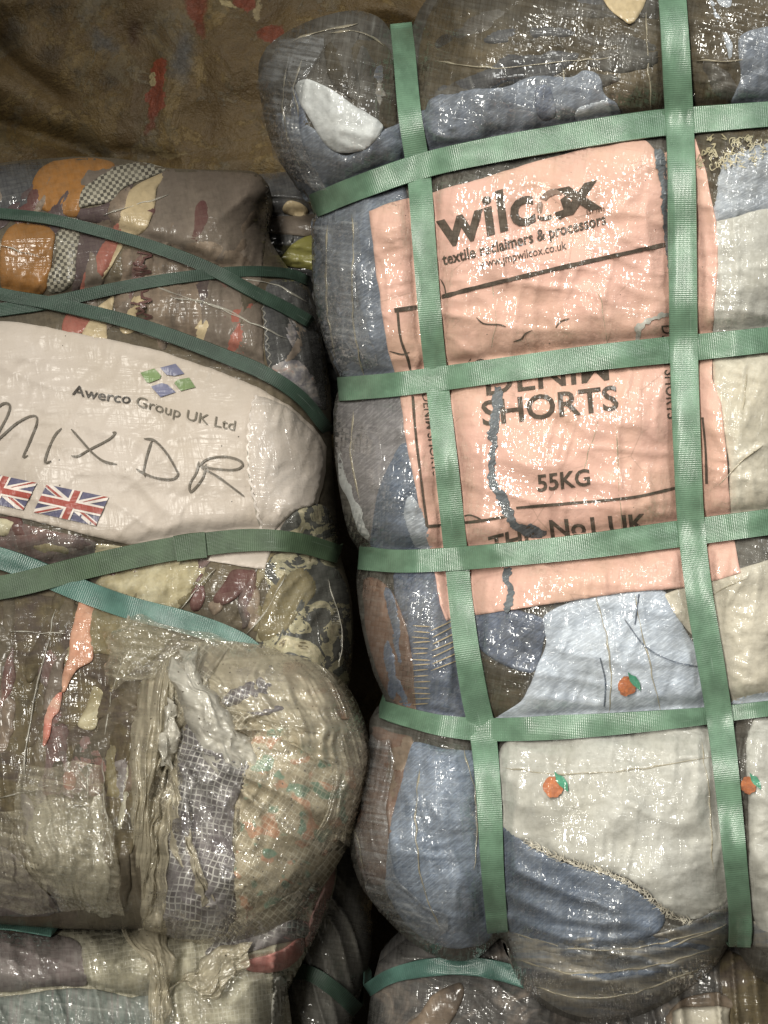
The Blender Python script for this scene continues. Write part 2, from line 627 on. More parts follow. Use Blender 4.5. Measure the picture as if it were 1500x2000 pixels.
class NT:
    def __init__(self, name):
        self.m = bpy.data.materials.new(name)
        self.m.use_nodes = True
        self.t = self.m.node_tree
        self.n = self.t.nodes
        self.bsdf = self.n['Principled BSDF']

    def new(self, typ, **kw):
        nd = self.n.new(typ)
        for k, v in kw.items():
            setattr(nd, k, v)
        return nd

    def inp(self, nd, i, v):
        s = nd.inputs[i]
        if isinstance(v, bpy.types.NodeSocket):
            self.t.links.new(v, s)
        else:
            s.default_value = v

    def math(self, op, a, b=0.0, c=None, clamp=False):
        nd = self.new('ShaderNodeMath', operation=op, use_clamp=clamp)
        self.inp(nd, 0, a)
        self.inp(nd, 1, b)
        if c is not None:
            self.inp(nd, 2, c)
        return nd.outputs[0]

    def mix(self, f, a, b, mode='MIX'):
        nd = self.new('ShaderNodeMix', data_type='RGBA', blend_type=mode)
        self.inp(nd, 0, f)
        self.inp(nd, 6, a if isinstance(a, bpy.types.NodeSocket) else (*a, 1))
        self.inp(nd, 7, b if isinstance(b, bpy.types.NodeSocket) else (*b, 1))
        return nd.outputs[2]

    def uv(self, sx=1, sy=1, deg=0, off=(0, 0)):
        tc = self.new('ShaderNodeTexCoord')
        mp = self.new('ShaderNodeMapping')
        self.t.links.new(tc.outputs['UV'], mp.inputs[0])
        mp.inputs['Location'].default_value = (off[0], off[1], 0)
        mp.inputs['Rotation'].default_value = (0, 0, math.radians(deg))
        mp.inputs['Scale'].default_value = (sx, sy, 1)
        # rotate first, scale afterwards: use two nodes when both are wanted
        if deg:
            mp.inputs['Scale'].default_value = (1, 1, 1)
            m2 = self.new('ShaderNodeMapping')
            self.t.links.new(mp.outputs[0], m2.inputs[0])
            m2.inputs['Scale'].default_value = (sx, sy, 1)
            return m2.outputs[0]
        return mp.outputs[0]

    def noise(self, vec, scale, detail=3, rough=0.55, dist=0.0):
        nd = self.new('ShaderNodeTexNoise')
        self.inp(nd, 'Vector', vec)
        nd.inputs['Scale'].default_value = scale
        nd.inputs['Detail'].default_value = detail
        nd.inputs['Roughness'].default_value = rough
        nd.inputs['Distortion'].default_value = dist
        return nd.outputs[0]

    def voro(self, vec, scale, feature='F1', out=0, rnd=1.0):
        nd = self.new('ShaderNodeTexVoronoi', feature=feature)
        self.inp(nd, 'Vector', vec)
        nd.inputs['Scale'].default_value = scale
        nd.inputs['Randomness'].default_value = rnd
        return nd.outputs[out]

    def ramp(self, fac, stops, interp='LINEAR'):
        nd = self.new('ShaderNodeValToRGB')
        self.inp(nd, 0, fac)
        cr_ = nd.color_ramp
        cr_.interpolation = interp
        while len(cr_.elements) > 1:
            cr_.elements.remove(cr_.elements[0])
        cr_.elements[0].position = stops[0][0]
        cr_.elements[0].color = (*stops[0][1], 1)
        for p, c in stops[1:]:
            e = cr_.elements.new(p)
            e.color = (*c, 1)
        return nd.outputs[0]

    def step(self, v, lo, hi):
        nd = self.new('ShaderNodeMapRange', interpolation_type='SMOOTHSTEP')
        self.inp(nd, 0, v)
        nd.inputs[1].default_value = lo
        nd.inputs[2].default_value = hi
        return nd.outputs[0]

    def bump(self, h, strength, dist, normal=None):
        nd = self.new('ShaderNodeBump')
        nd.inputs['Strength'].default_value = strength
        nd.inputs['Distance'].default_value = dist
        self.inp(nd, 'Height', h)
        if normal is not None:
            self.inp(nd, 'Normal', normal)
        return nd.outputs[0]


def weave_normal(N, deg, fx, fy, tilt, curve, warp=0.0):
    """tangent normals of a woven plastic cloth: each little tape segment has its own tilt"""
    uv = N.uv(1, 1, deg)
    if warp:
        nz = N.new('ShaderNodeTexNoise')
        N.inp(nz, 'Vector', uv)
        nz.inputs['Scale'].default_value = 9
        nz.inputs['Detail'].default_value = 2
        va = N.new('ShaderNodeVectorMath', operation='MULTIPLY_ADD')
        N.inp(va, 0, nz.outputs[1])
        va.inputs[1].default_value = (warp, warp, 0)
        N.inp(va, 2, uv)
        uv = va.outputs[0]
    sc_ = N.new('ShaderNodeVectorMath', operation='MULTIPLY')
    N.inp(sc_, 0, uv)
    sc_.inputs[1].default_value = (fx, fy, 1)
    fl = N.new('ShaderNodeVectorMath', operation='FLOOR')
    N.inp(fl, 0, sc_.outputs[0])
    fr = N.new('ShaderNodeVectorMath', operation='FRACTION')
    N.inp(fr, 0, sc_.outputs[0])
    wn = N.new('ShaderNodeTexWhiteNoise', noise_dimensions='2D')
    N.inp(wn, 'Vector', fl.outputs[0])
    rs = N.new('ShaderNodeSeparateColor')
    N.inp(rs, 0, wn.outputs['Color'])
    fs = N.new('ShaderNodeSeparateXYZ')
    N.inp(fs, 0, fr.outputs[0])
    ls = N.new('ShaderNodeSeparateXYZ')
    N.inp(ls, 0, fl.outputs[0])
    sm = N.math('ADD', ls.outputs[0], ls.outputs[1])
    par = N.math('FLOORED_MODULO', sm, 2.0)
    par = N.math('GREATER_THAN', par, 0.5)
    ipar = N.math('SUBTRACT', 1.0, par)
    rx = N.math('MULTIPLY', N.math('SUBTRACT', rs.outputs[0], 0.5), tilt)
    ry = N.math('MULTIPLY', N.math('SUBTRACT', rs.outputs[1], 0.5), tilt)
    cx = N.math('MULTIPLY', N.math('MULTIPLY', N.math('SUBTRACT', fs.outputs[0], 0.5), curve), par)
    cy = N.math('MULTIPLY', N.math('MULTIPLY', N.math('SUBTRACT', fs.outputs[1], 0.5), curve), ipar)
    nx = N.math('ADD', N.math('ADD', rx, cx), 0.5)
    ny = N.math('ADD', N.math('ADD', ry, cy), 0.5)
    cc = N.new('ShaderNodeCombineColor')
    N.inp(cc, 0, nx)
    N.inp(cc, 1, ny)
    cc.inputs[2].default_value = 1.0
    nm = N.new('ShaderNodeNormalMap')
    nm.uv_map = 'UVMap'
    N.inp(nm, 'Color', cc.outputs[0])
    return nm.outputs[0], par, rs.outputs[2], fs


def wrapped(name, color, deg=8, milk=0.10, weave=1.0, crinkle=1.0, coat=1.0, rough=0.10, cell=(135, 102),
            spec_rough=0.75, warp=0.004, streak=0.5, milkcol=(0.50, 0.50, 0.46), sdeg=0, grid=0.03, lines=False):
    """cloth or paper pressed against clear woven plastic: the cloth is the base layer, the plastic the coat.
    color: function(N) -> colour socket, or an rgb tuple"""
    N = NT(name)
    if callable(color):
        col = color(N)
    else:
        uvn = N.uv()
        n1 = N.noise(uvn, 14, 4, 0.6)
        f = N.step(n1, 0.3, 0.75)
        col = N.mix(f, tuple(c * 0.80 for c in color), tuple(min(1, c * 1.12) for c in color))
    nrm, par, rnd, fs = weave_normal(N, deg, cell[0], cell[1], 0.11 * weave, 0.22 * weave, warp)
    # crinkles of the film
    uvc = N.uv(1, 1, sdeg)
    k1 = N.noise(uvc, 13, 2, 0.5, 0.6)
    st = N.uv(5, 75, sdeg + deg)
    k2 = N.noise(st, 1.0, 2, 0.5, 0.3)
    st2 = N.uv(85, 6, sdeg + deg)
    k3 = N.noise(st2, 1.0, 2, 0.5, 0.3)
    r1 = N.math('ABSOLUTE', N.math('SUBTRACT', k1, 0.5))
    hh = N.math('ADD', N.math('MULTIPLY', r1, -1.6), N.math('ADD', N.math('MULTIPLY', k2, 0.15), N.math('MULTIPLY', k3, 0.15)))
    k4 = N.noise(N.uv(26, 3.2, sdeg + deg * 0.6), 1.0, 3, 0.6, 0.5)
    k4 = N.math('POWER', N.math('SUBTRACT', 1.0, N.math('ABSOLUTE', N.math('SUBTRACT', N.math('MULTIPLY', k4, 2.0), 1.0))), 14.0)
    k5 = N.noise(N.uv(4, 30, sdeg + deg * 0.6 + 9), 1.0, 3, 0.6, 0.5)
    k5 = N.math('POWER', N.math('SUBTRACT', 1.0, N.math('ABSOLUTE', N.math('SUBTRACT', N.math('MULTIPLY', k5, 2.0), 1.0))), 14.0)
    hh = N.math('ADD', hh, N.math('MULTIPLY', N.math('ADD', k4, k5), 0.9))
    coatn = N.bump(hh, 0.6 * crinkle, 0.0012, nrm)
    # milky plastic: even film, a grid of tapes and stretched streaks
    s2 = N.math('MAXIMUM', N.step(k2, 0.62, 0.76), N.step(k3, 0.62, 0.78))
    s2 = N.math('ADD', s2, N.math('MULTIPLY', N.math('ADD', k4, k5), 0.5))
    patchy = N.step(N.noise(N.uv(1, 1, 0, (3, 1)), 7, 3, 0.6), 0.35, 0.75)
    mk = N.math('ADD', N.math('MULTIPLY', s2, 0.13 * streak), N.math('MULTIPLY', patchy, milk * 1.3))
    mk = N.math('ADD', mk, N.math('MULTIPLY', rnd, milk * 0.9))
    gx = N.math('GREATER_THAN', fs.outputs[0], 0.22)
    gy = N.math('GREATER_THAN', fs.outputs[1], 0.22)
    tape = N.math('MULTIPLY', gx, gy)
    if lines:
        tape = N.math('MULTIPLY', N.math('SUBTRACT', 1.0, tape), N.step(N.noise(N.uv(), 16, 3, 0.6), 0.35, 0.6))
    mk = N.math('ADD', mk, N.math('MULTIPLY', tape, grid))
    mk = N.math('ADD', mk, milk * 0.25, clamp=True)
    col = N.mix(mk, col, milkcol)
    b = N.bsdf
    N.inp(b, 'Base Color', col)
    b.inputs['Roughness'].default_value = spec_rough
    b.inputs['Specular IOR Level'].default_value = 0.25
    cl = N.noise(N.uv(), 60, 3, 0.6)
    N.inp(b, 'Normal', N.bump(N.math('ADD', cl, N.math('MULTIPLY', k1, 3.0)), 0.5, 0.0010))
    cw = N.math('MULTIPLY', N.step(N.noise(N.uv(1, 1, 0, (7, 2)), 9, 4, 0.6), 0.42, 0.58), coat * 0.8)
    N.inp(b, 'Coat Weight', N.math('ADD', cw, coat * 0.2, clamp=True))
    b.inputs['Coat Roughness'].default_value = rough
    b.inputs['Coat IOR'].default_value = 1.85 if coat <= 1 else 2.3
    N.inp(b, 'Coat Normal', coatn)
    return N.m


def c_denim(dark, light, deg=55, seed=0, sc_=1.0):
    def f(N):
        uv = N.uv(1, 1, 0, (seed, seed * 0.7))
        n = N.noise(uv, 9, 5, 0.65)
        tw = N.noise(N.uv(300 * sc_, 40, deg), 1.0, 2, 0.6)
        tw2 = N.noise(N.uv(40, 260, 10), 1.0, 2, 0.6)
        c = N.mix(N.step(n, 0.25, 0.75), dark, light)
        c = N.mix(N.math('MULTIPLY', N.step(tw, 0.45, 0.65), 0.40), c, tuple(min(1, l * 1.7 + 0.03) for l in light))
        c = N.mix(N.math('MULTIPLY', N.step(tw2, 0.5, 0.7), 0.35), c, tuple(d * 0.55 for d in dark))
        return c
    return f


def c_mottle(cols, scale=12, seed=0, dist=0.5, interp='LINEAR', lo=0.3, hi=0.7, st=(1, 1), deg=0):
    def f(N):
        uv = N.uv(st[0], st[1], deg, (seed, seed * 1.3))
        n = N.noise(uv, scale, 4, 0.6, dist)
        k = len(cols)
        stops = [(lo + (hi - lo) * i / max(1, k - 1), c) for i, c in enumerate(cols)]
        c = N.ramp(n, stops, interp)
        g = N.noise(N.uv(), 90, 3, 0.6)
        return N.mix(N.math('MULTIPLY', N.step(g, 0.4, 0.7), 0.35), c, tuple(0.6 * x for x in cols[0]))
    return f


def c_paper(base, dirt, seed=0):
    def f(N):
        uv = N.uv(1, 1, 0, (seed, seed))
        n = N.noise(uv, 5, 5, 0.6)
        c = N.mix(N.step(n, 0.35, 0.75), base, dirt)
        cr1 = N.voro(N.uv(1, 1, 8, (seed, 0)), 7, 'DISTANCE_TO_EDGE')
        cr1 = N.math('SUBTRACT', 1.0, N.step(cr1, 0.0, 0.012))
        m = N.step(N.noise(uv, 11, 2, 0.5), 0.5, 0.62)
        c = N.mix(N.math('MULTIPLY', N.math('MULTIPLY', cr1, m), 0.45), c, tuple(0.45 * x for x in dirt))
        # specks
        sp = N.voro(N.uv(1, 1, 0, (seed, 4)), 60)
        sp = N.math('MULTIPLY', N.math('LESS_THAN', sp, 0.07), N.step(N.noise(uv, 17, 2, 0.5), 0.55, 0.6))
        c = N.mix(sp, c, (0.06, 0.05, 0.04))
        ln = N.noise(N.uv(3, 190, 8), 1.0, 2, 0.5)
        c = N.mix(N.math('MULTIPLY', N.step(ln, 0.6, 0.8), 0.22), c, tuple(0.6 * x for x in dirt))
        return c
    return f


def c_check(a, b, fx=150, fy=150, deg=-10):
    def f(N):
        uv = N.uv(1, 1, deg)
        ck = N.new('ShaderNodeTexChecker')
        N.inp(ck, 0, uv)
        ck.inputs[1].default_value = (*a, 1)
        ck.inputs[2].default_value = (*b, 1)
        ck.inputs[3].default_value = fx
        wn = N.noise(uv, 30, 2, 0.5)
        return N.mix(N.math('MULTIPLY', N.step(wn, 0.4, 0.7), 0.4), ck.outputs[0], b)
    return f


def c_floral(base, c1, c2, seed=0, sc_=17):
    def f(N):
        uv = N.uv(1, 1, 0, (seed, 0.3))
        n = N.noise(uv, 30, 4, 0.7)
        c = N.mix(N.step(n, 0.35, 0.7), base, tuple(0.55 * x for x in base))
        v1 = N.noise(uv, sc_, 2, 0.4, 0.3)
        v2 = N.noise(N.uv(1, 1, 0, (seed + 5, 8)), sc_ * 1.1, 2, 0.4, 0.3)
        c = N.mix(N.math('MULTIPLY', N.step(v1, 0.58, 0.63), 0.8), c, c1)
        c = N.mix(N.math('MULTIPLY', N.step(v2, 0.57, 0.62), 0.8), c, c2)
        sp = N.noise(uv, 120, 2, 0.5)
        return N.mix(N.step(sp, 0.66, 0.72), c, (0.05, 0.04, 0.035))
    return f


def strap_mat(name, col, dark=0.55, spec=0.8, rough=0.22):
    N = NT(name)
    tc = N.new('ShaderNodeTexCoord')
    sp = N.new('ShaderNodeSeparateXYZ')
    N.inp(sp, 0, tc.outputs['UV'])
    # embossed lozenges, pressed rows along the tape
    a = N.math('MULTIPLY', sp.outputs[0], 760.0)
    b = N.math('MULTIPLY', sp.outputs[1], 1250.0)
    s1 = N.math('SINE', N.math('ADD', a, b))
    s2 = N.math('SINE', N.math('SUBTRACT', a, b))
    h = N.math('MULTIPLY', s1, s2)
    uvn = N.uv()
    wear = N.noise(uvn, 22, 4, 0.6)
    rowm = N.step(N.noise(N.uv(3, 60), 1.0, 2, 0.5), 0.35, 0.6)
    c = N.mix(N.step(wear, 0.3, 0.7), tuple(x * 0.74 for x in col), tuple(x * 1.15 for x in col))
    pit = N.math('MULTIPLY', N.step(h, 0.15, 0.75), N.math('ADD', N.math('MULTIPLY', rowm, 0.5), 0.12))
    c = N.mix(pit, c, tuple(x * dark for x in col))
    sc1 = N.noise(N.uv(12, 260), 1.0, 3, 0.6)
    c = N.mix(N.math('MULTIPLY', N.step(sc1, 0.62, 0.75), 0.2), c, (0.45, 0.55, 0.48))
    bb = N.bsdf
    N.inp(bb, 'Base Color', c)
    N.inp(bb, 'Roughness', N.math('ADD', rough, N.math('MULTIPLY', wear, 0.15)))
    bb.inputs['Specular IOR Level'].default_value = spec
    hh = N.math('ADD', N.math('MULTIPLY', h, -1.0), N.math('MULTIPLY', wear, 0.8))
    N.inp(bb, 'Normal', N.bump(hh, 0.30, 0.0005))
    return N.m


def film_mat(name, tint=(0.62, 0.56, 0.42), density=0.72, rough=0.22, deg=0, st=(10, 90)):
    """loose woven plastic: partly clear, milky where tapes overlap"""
    N = NT(name)
    uv = N.uv(st[0], st[1], deg)
    k = N.noise(uv, 1.0, 4, 0.6, 0.4)
    k1 = N.noise(N.uv(1, 1, deg), 22, 4, 0.6, 0.6)
    nrm, par, rnd, fs = weave_normal(N, 12 + deg, 170, 210, 0.30, 0.30, 0.02)
    col = N.mix(N.step(k1, 0.35, 0.7), tint, tuple(x * 0.7 for x in tint))
    sp = N.noise(N.uv(), 130, 2, 0.5)
    col = N.mix(N.step(sp, 0.68, 0.73), col, (0.08, 0.06, 0.04))
    cn = N.bump(N.math('ADD', k, N.math('MULTIPLY', k1, 1.2)), 0.6, 0.0012, nrm)
    al = N.math('ADD', N.math('MULTIPLY', N.step(k, 0.40, 0.72), 0.35), N.math('MULTIPLY', N.step(k1, 0.35, 0.65), density * 0.5))
    al = N.math('ADD', al, N.math('ADD', density * 0.5, N.math('MULTIPLY', rnd, 0.06)), clamp=True)
    df = N.new('ShaderNodeBsdfDiffuse')
    N.inp(df, 'Color', col)
    tl = N.new('ShaderNodeBsdfTranslucent')
    N.inp(tl, 'Color', col)
    m0 = N.new('ShaderNodeMixShader')
    m0.inputs[0].default_value = 0.3
    N.inp(m0, 1, df.outputs[0])
    N.inp(m0, 2, tl.outputs[0])
    tr = N.new('ShaderNodeBsdfTransparent')
    m1 = N.new('ShaderNodeMixShader')
    N.inp(m1, 0, al)
    N.inp(m1, 1, tr.outputs[0])
    N.inp(m1, 2, m0.outputs[0])
    gl = N.new('ShaderNodeBsdfGlossy')
    gl.inputs['Roughness'].default_value = 0.14
    N.inp(gl, 'Normal', cn)
    fr_ = N.new('ShaderNodeLayerWeight')
    fr_.inputs[0].default_value = 0.5
    m2 = N.new('ShaderNodeMixShader')
    N.inp(m2, 0, N.math('ADD', 0.11, N.math('MULTIPLY', N.math('POWER', fr_.outputs['Facing'], 4.0), 0.5), clamp=True))
    N.inp(m2, 1, m1.outputs[0])
    N.inp(m2, 2, gl.outputs[0])
    N.t.links.new(m2.outputs[0], N.n['Material Output'].inputs[0])
    return N.m


# fabrics -------------------------------------------------------------------------------------
M = {}
DEN_D, DEN_L = (0.046, 0.058, 0.082), (0.115, 0.135, 0.170)
M['denim'] = wrapped('denim_under_film', c_denim(DEN_D, DEN_L), deg=8, milk=0.06, weave=0.9)
M['denim_low'] = wrapped('washed_denim_under_film', c_denim((0.060, 0.083, 0.125), (0.16, 0.195, 0.25), 50, 2), deg=-5, milk=0.06, weave=1.2)
M['denim_mid'] = wrapped('blue_denim_under_weave', c_denim((0.035, 0.051, 0.082), (0.085, 0.108, 0.15), 50, 4), deg=4, milk=0.05, weave=1.4)
M['denim_grey'] = wrapped('grey_denim_under_weave', c_denim((0.085, 0.080, 0.085), (0.15, 0.14, 0.145), 50, 6), deg=4, milk=0.05, weave=1.2)
M['denim_dark'] = wrapped('dark_denim', c_denim((0.025, 0.035, 0.06), (0.07, 0.09, 0.14), 50, 8), deg=8, milk=0.08, weave=1.3)
M['denim_stripe'] = wrapped('ribbed_denim', c_denim((0.12, 0.14, 0.17), (0.27, 0.30, 0.34), 62, 3), deg=8, milk=0.10, weave=1.2)
M['chambray'] = wrapped('pale_blue_chambray', c_denim((0.27, 0.31, 0.37), (0.37, 0.41, 0.46), 58, 5), deg=8, milk=0.05, weave=0.6, coat=0.8)
M['offwhite'] = wrapped('off_white_twill', c_mottle([(0.38, 0.345, 0.265), (0.48, 0.445, 0.365)], 5, 1), deg=8, milk=0.05, weave=0.55, coat=0.8, milkcol=(0.6, 0.6, 0.55))
M['palecloth'] = wrapped('pale_grey_white_cloth', c_mottle([(0.31, 0.30, 0.255), (0.43, 0.43, 0.40)], 4, 2), deg=-3, milk=0.06, weave=0.7, coat=0.9, milkcol=(0.6, 0.6, 0.56))
M['white'] = wrapped('white_cotton', c_mottle([(0.36, 0.38, 0.38), (0.55, 0.57, 0.57)], 8, 3), deg=12, milk=0.10, weave=1.8, crinkle=1.6)
M['brown'] = wrapped('olive_brown_cloth', c_mottle([(0.022, 0.017, 0.010), (0.050, 0.038, 0.020), (0.085, 0.062, 0.030)], 4, 4, st=(0.7, 2)), deg=10, milk=0.02, weave=1.4, grid=0.02)
M['body_r'] = wrapped('dark_cloth_under_weave', c_mottle([(0.018, 0.015, 0.011), (0.06, 0.05, 0.038)], 6, 7), deg=10, milk=0.04, weave=1.5, crinkle=1.5, streak=0.8, grid=0.02)
M['rust'] = wrapped('rust_brown_cloth', c_mottle([(0.07, 0.03, 0.018), (0.14, 0.065, 0.035)], 6, 4), deg=8, milk=0.08, weave=0.9)
M['folds'] = wrapped('grey_brown_film_folds', c_mottle([(0.085, 0.105, 0.14), (0.045, 0.050, 0.062), (0.19, 0.17, 0.135), (0.11, 0.125, 0.15), (0.07, 0.062, 0.052)], 5, 9, st=(0.6, 4)), deg=-6, milk=0.05, weave=1.6, crinkle=1.2, streak=0.8, coat=1.2)
M['pink'] = wrapped('pink_printed_label', c_paper((0.55, 0.335, 0.275), (0.49, 0.315, 0.235), 1), deg=8, milk=0.03, weave=1.2, coat=1.0, crinkle=0.45, streak=0.25, milkcol=(0.75, 0.62, 0.52))
M['pink2'] = wrapped('pink_label_fold', c_paper((0.68, 0.31, 0.24), (0.62, 0.34, 0.22), 3), deg=8, milk=0.03, weave=0.5, coat=0.8, crinkle=0.6, streak=0.25, milkcol=(0.75, 0.62, 0.52))
M['ink'] = wrapped('black_print', c_mottle([(0.035, 0.028, 0.02), (0.075, 0.06, 0.045)], 50, 2), deg=8, milk=0.02, weave=0.5, coat=0.6, crinkle=0.45, streak=0.3, milkcol=(0.5, 0.4, 0.33))
M['ink_soft'] = wrapped('grey_print', (0.20, 0.14, 0.11), deg=8, milk=0.02, weave=0.7, crinkle=0.7, streak=0.2, milkcol=(0.5, 0.4, 0.33))
M['tear'] = wrapped('torn_gap_with_denim', c_denim((0.035, 0.043, 0.050), (0.10, 0.115, 0.13)), deg=8, milk=0.03, weave=1.2, coat=0.8)
M['orange_print'] = wrapped('orange_embroidery', c_mottle([(0.28, 0.09, 0.04), (0.46, 0.15, 0.05)], 90, 2), deg=8, milk=0.02, weave=0.4, coat=0.25, streak=0.2)
M['leaf_print'] = wrapped('green_embroidery', c_mottle([(0.03, 0.16, 0.09), (0.06, 0.26, 0.16)], 60, 2), deg=8, milk=0.02, weave=0.4, streak=0.2)
# left bale
LW = dict(deg=-14, weave=0.35, crinkle=0.7, coat=0.6, rough=0.25, cell=(150, 110), milk=0.05, milkcol=(0.33, 0.29, 0.22))
M['body_l'] = wrapped('mixed_cloth_under_film', c_mottle([(0.035, 0.03, 0.022), (0.075, 0.06, 0.04), (0.11, 0.085, 0.05)], 6, 11), **LW)
M['mustard'] = wrapped('mustard_cloth', c_mottle([(0.20, 0.085, 0.015), (0.30, 0.13, 0.03)], 8, 1), **LW)
M['houndstooth'] = wrapped('houndstooth_check', c_check((0.04, 0.038, 0.032), (0.30, 0.28, 0.22)), **LW)
M['plum'] = wrapped('dark_plum_cloth', (0.055, 0.035, 0.04), **LW)
M['cream'] = wrapped('cream_cloth', c_mottle([(0.36, 0.28, 0.16), (0.50, 0.41, 0.26)], 7, 1), **LW)
M['coral'] = wrapped('coral_cloth', c_mottle([(0.22, 0.06, 0.045), (0.32, 0.11, 0.08)], 9, 1), **LW)
M['taupe'] = wrapped('taupe_cloth', c_mottle([(0.10, 0.08, 0.065), (0.17, 0.135, 0.11)], 5, 8, st=(2, 0.5)), **LW)
M['taupe2'] = wrapped('printed_taupe_cloth', c_mottle([(0.05, 0.04, 0.035), (0.15, 0.11, 0.08), (0.26, 0.20, 0.15)], 9, 3, st=(1.5, 0.6)), **LW)
M['maroon'] = wrapped('maroon_cloth', (0.085, 0.03, 0.03), **LW)
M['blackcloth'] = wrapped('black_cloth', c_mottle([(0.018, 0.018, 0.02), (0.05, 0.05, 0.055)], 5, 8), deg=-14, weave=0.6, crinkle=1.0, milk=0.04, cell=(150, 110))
M['purple'] = wrapped('purple_print_cloth', c_mottle([(0.045, 0.04, 0.055), (0.13, 0.12, 0.14), (0.33, 0.29, 0.27), (0.3, 0.1, 0.08)], 40, 2), deg=-14, weave=0.8)
M['yellowcloth'] = wrapped('pale_yellow_cloth', c_mottle([(0.24, 0.20, 0.10), (0.38, 0.33, 0.20), (0.46, 0.42, 0.28)], 11, 3, st=(2.2, 0.8), deg=50), deg=-14, weave=0.6, crinkle=1.3, milk=0.06, cell=(150, 110))
M['peach'] = wrapped('peach_cloth', c_mottle([(0.44, 0.19, 0.11), (0.58, 0.33, 0.22)], 7, 5), deg=-4, weave=0.6, milk=0.05)
M['peachstripe'] = wrapped('red_striped_cloth', c_mottle([(0.45, 0.10, 0.07), (0.5, 0.33, 0.24)], 8, 5, st=(1, 3), deg=30), deg=-4, weave=0.6, milk=0.05)
M['camo'] = wrapped('leaf_print_cloth', c_mottle([(0.045, 0.045, 0.04), (0.05, 0.05, 0.045), (0.33, 0.30, 0.19), (0.42, 0.37, 0.24), (0.13, 0.10, 0.05)], 17, 1, 1.2, 'CONSTANT', 0.36, 0.66), deg=-14, weave=0.6, crinkle=1.6, milk=0.04)
M['olive'] = wrapped('olive_cloth', c_mottle([(0.10, 0.08, 0.03), (0.20, 0.16, 0.08)], 9, 6), deg=-14, weave=0.9, crinkle=1.4, milk=0.05)
M['redbrown'] = wrapped('dark_printed_cloth', c_mottle([(0.04, 0.035, 0.03), (0.10, 0.045, 0.04), (0.18, 0.08, 0.05)], 8, 6), deg=-14, weave=0.6, milk=0.06)
M['brownweave'] = wrapped('brown_cloth_behind_weave', c_mottle([(0.03, 0.024, 0.016), (0.085, 0.065, 0.032), (0.05, 0.035, 0.03), (0.11, 0.085, 0.04)], 9, 16), deg=-8, weave=0.5, milk=0.04, streak=0.6, coat=0.7, rough=0.14, cell=(150, 190), milkcol=(0.30, 0.27, 0.20))
M['lobe'] = wrapped('beige_cloth_behind_grimy_weave', c_mottle([(0.06, 0.05, 0.035), (0.24, 0.20, 0.13), (0.12, 0.10, 0.075), (0.30, 0.26, 0.18)], 10, 2), deg=38, weave=2.0, crinkle=1.5, grid=0.50, lines=True, milk=0.16, streak=0.8, warp=0.02, cell=(110, 90), milkcol=(0.52, 0.49, 0.39), coat=1.3, rough=0.085)
M['lobe_floral'] = wrapped('floral_cloth_behind_weave', c_floral((0.33, 0.28, 0.19), (0.36, 0.17, 0.10), (0.08, 0.18, 0.13), 2, 24), deg=32, weave=2.0, crinkle=1.4, milk=0.10, grid=0.35, lines=True, streak=0.8, warp=0.02, cell=(110, 90), milkcol=(0.52, 0.49, 0.39), coat=1.3, rough=0.085)
M['lobe_grey'] = wrapped('lilac_grey_cloth_behind_weave', c_mottle([(0.045, 0.038, 0.042), (0.13, 0.11, 0.118)], 7, 3), grid=0.55, lines=True, deg=14, weave=2.2, crinkle=1.4, milk=0.10, streak=1.0, warp=0.045, cell=(92, 84), milkcol=(0.55, 0.54, 0.50), coat=1.3, rough=0.085)
M['lobe_orange'] = wrapped('rusty_cloth_behind_weave', c_mottle([(0.13, 0.08, 0.05), (0.25, 0.12, 0.07)], 9, 3, st=(0.6, 2)), deg=28, weave=0.9, milk=0.10, streak=0.6, milkcol=(0.52, 0.49, 0.39))
M['dirtyweave'] = wrapped('grimy_milky_weave', c_mottle([(0.13, 0.12, 0.08), (0.30, 0.28, 0.20), (0.20, 0.18, 0.13)], 13, 8, st=(1.6, 0.7)), deg=-8, weave=2.0, crinkle=1.6, milk=0.14, streak=1.0, grid=0.35, lines=True, warp=0.03, cell=(120, 100), milkcol=(0.50, 0.48, 0.40), coat=1.3, rough=0.085)
M['lilac'] = wrapped('dusky_lilac_cloth', c_mottle([(0.09, 0.068, 0.068), (0.17, 0.135, 0.13)], 5, 8, st=(3, 0.6)), deg=-4, weave=1.4, crinkle=1.2, milk=0.12)
M['greentex'] = wrapped('dark_green_pleats', c_mottle([(0.03, 0.045, 0.04), (0.10, 0.13, 0.115), (0.11, 0.06, 0.07)], 5, 8, st=(14, 1)), deg=8, weave=1.2, crinkle=1.0, milk=0.14, streak=1.3)
M['pinkcloth'] = wrapped('rose_pink_cloth', c_mottle([(0.34, 0.16, 0.15), (0.46, 0.25, 0.22)], 12, 8), deg=8, weave=0.6, milk=0.06)
M['redcloth'] = wrapped('red_cloth', c_mottle([(0.28, 0.07, 0.06), (0.4, 0.16, 0.13)], 12, 8), deg=8, weave=0.8, milk=0.08)
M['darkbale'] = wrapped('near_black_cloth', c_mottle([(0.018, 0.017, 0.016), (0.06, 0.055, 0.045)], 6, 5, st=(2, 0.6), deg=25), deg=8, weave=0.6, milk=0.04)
M['marble'] = wrapped('dark_marbled_cloth', c_mottle([(0.025, 0.022, 0.022), (0.05, 0.045, 0.045), (0.20, 0.16, 0.13)], 11, 5, 1.6), deg=8, weave=0.9, milk=0.05)
M['yellowgreen'] = wrapped('yellow_green_cloth', (0.20, 0.19, 0.04), **LW)
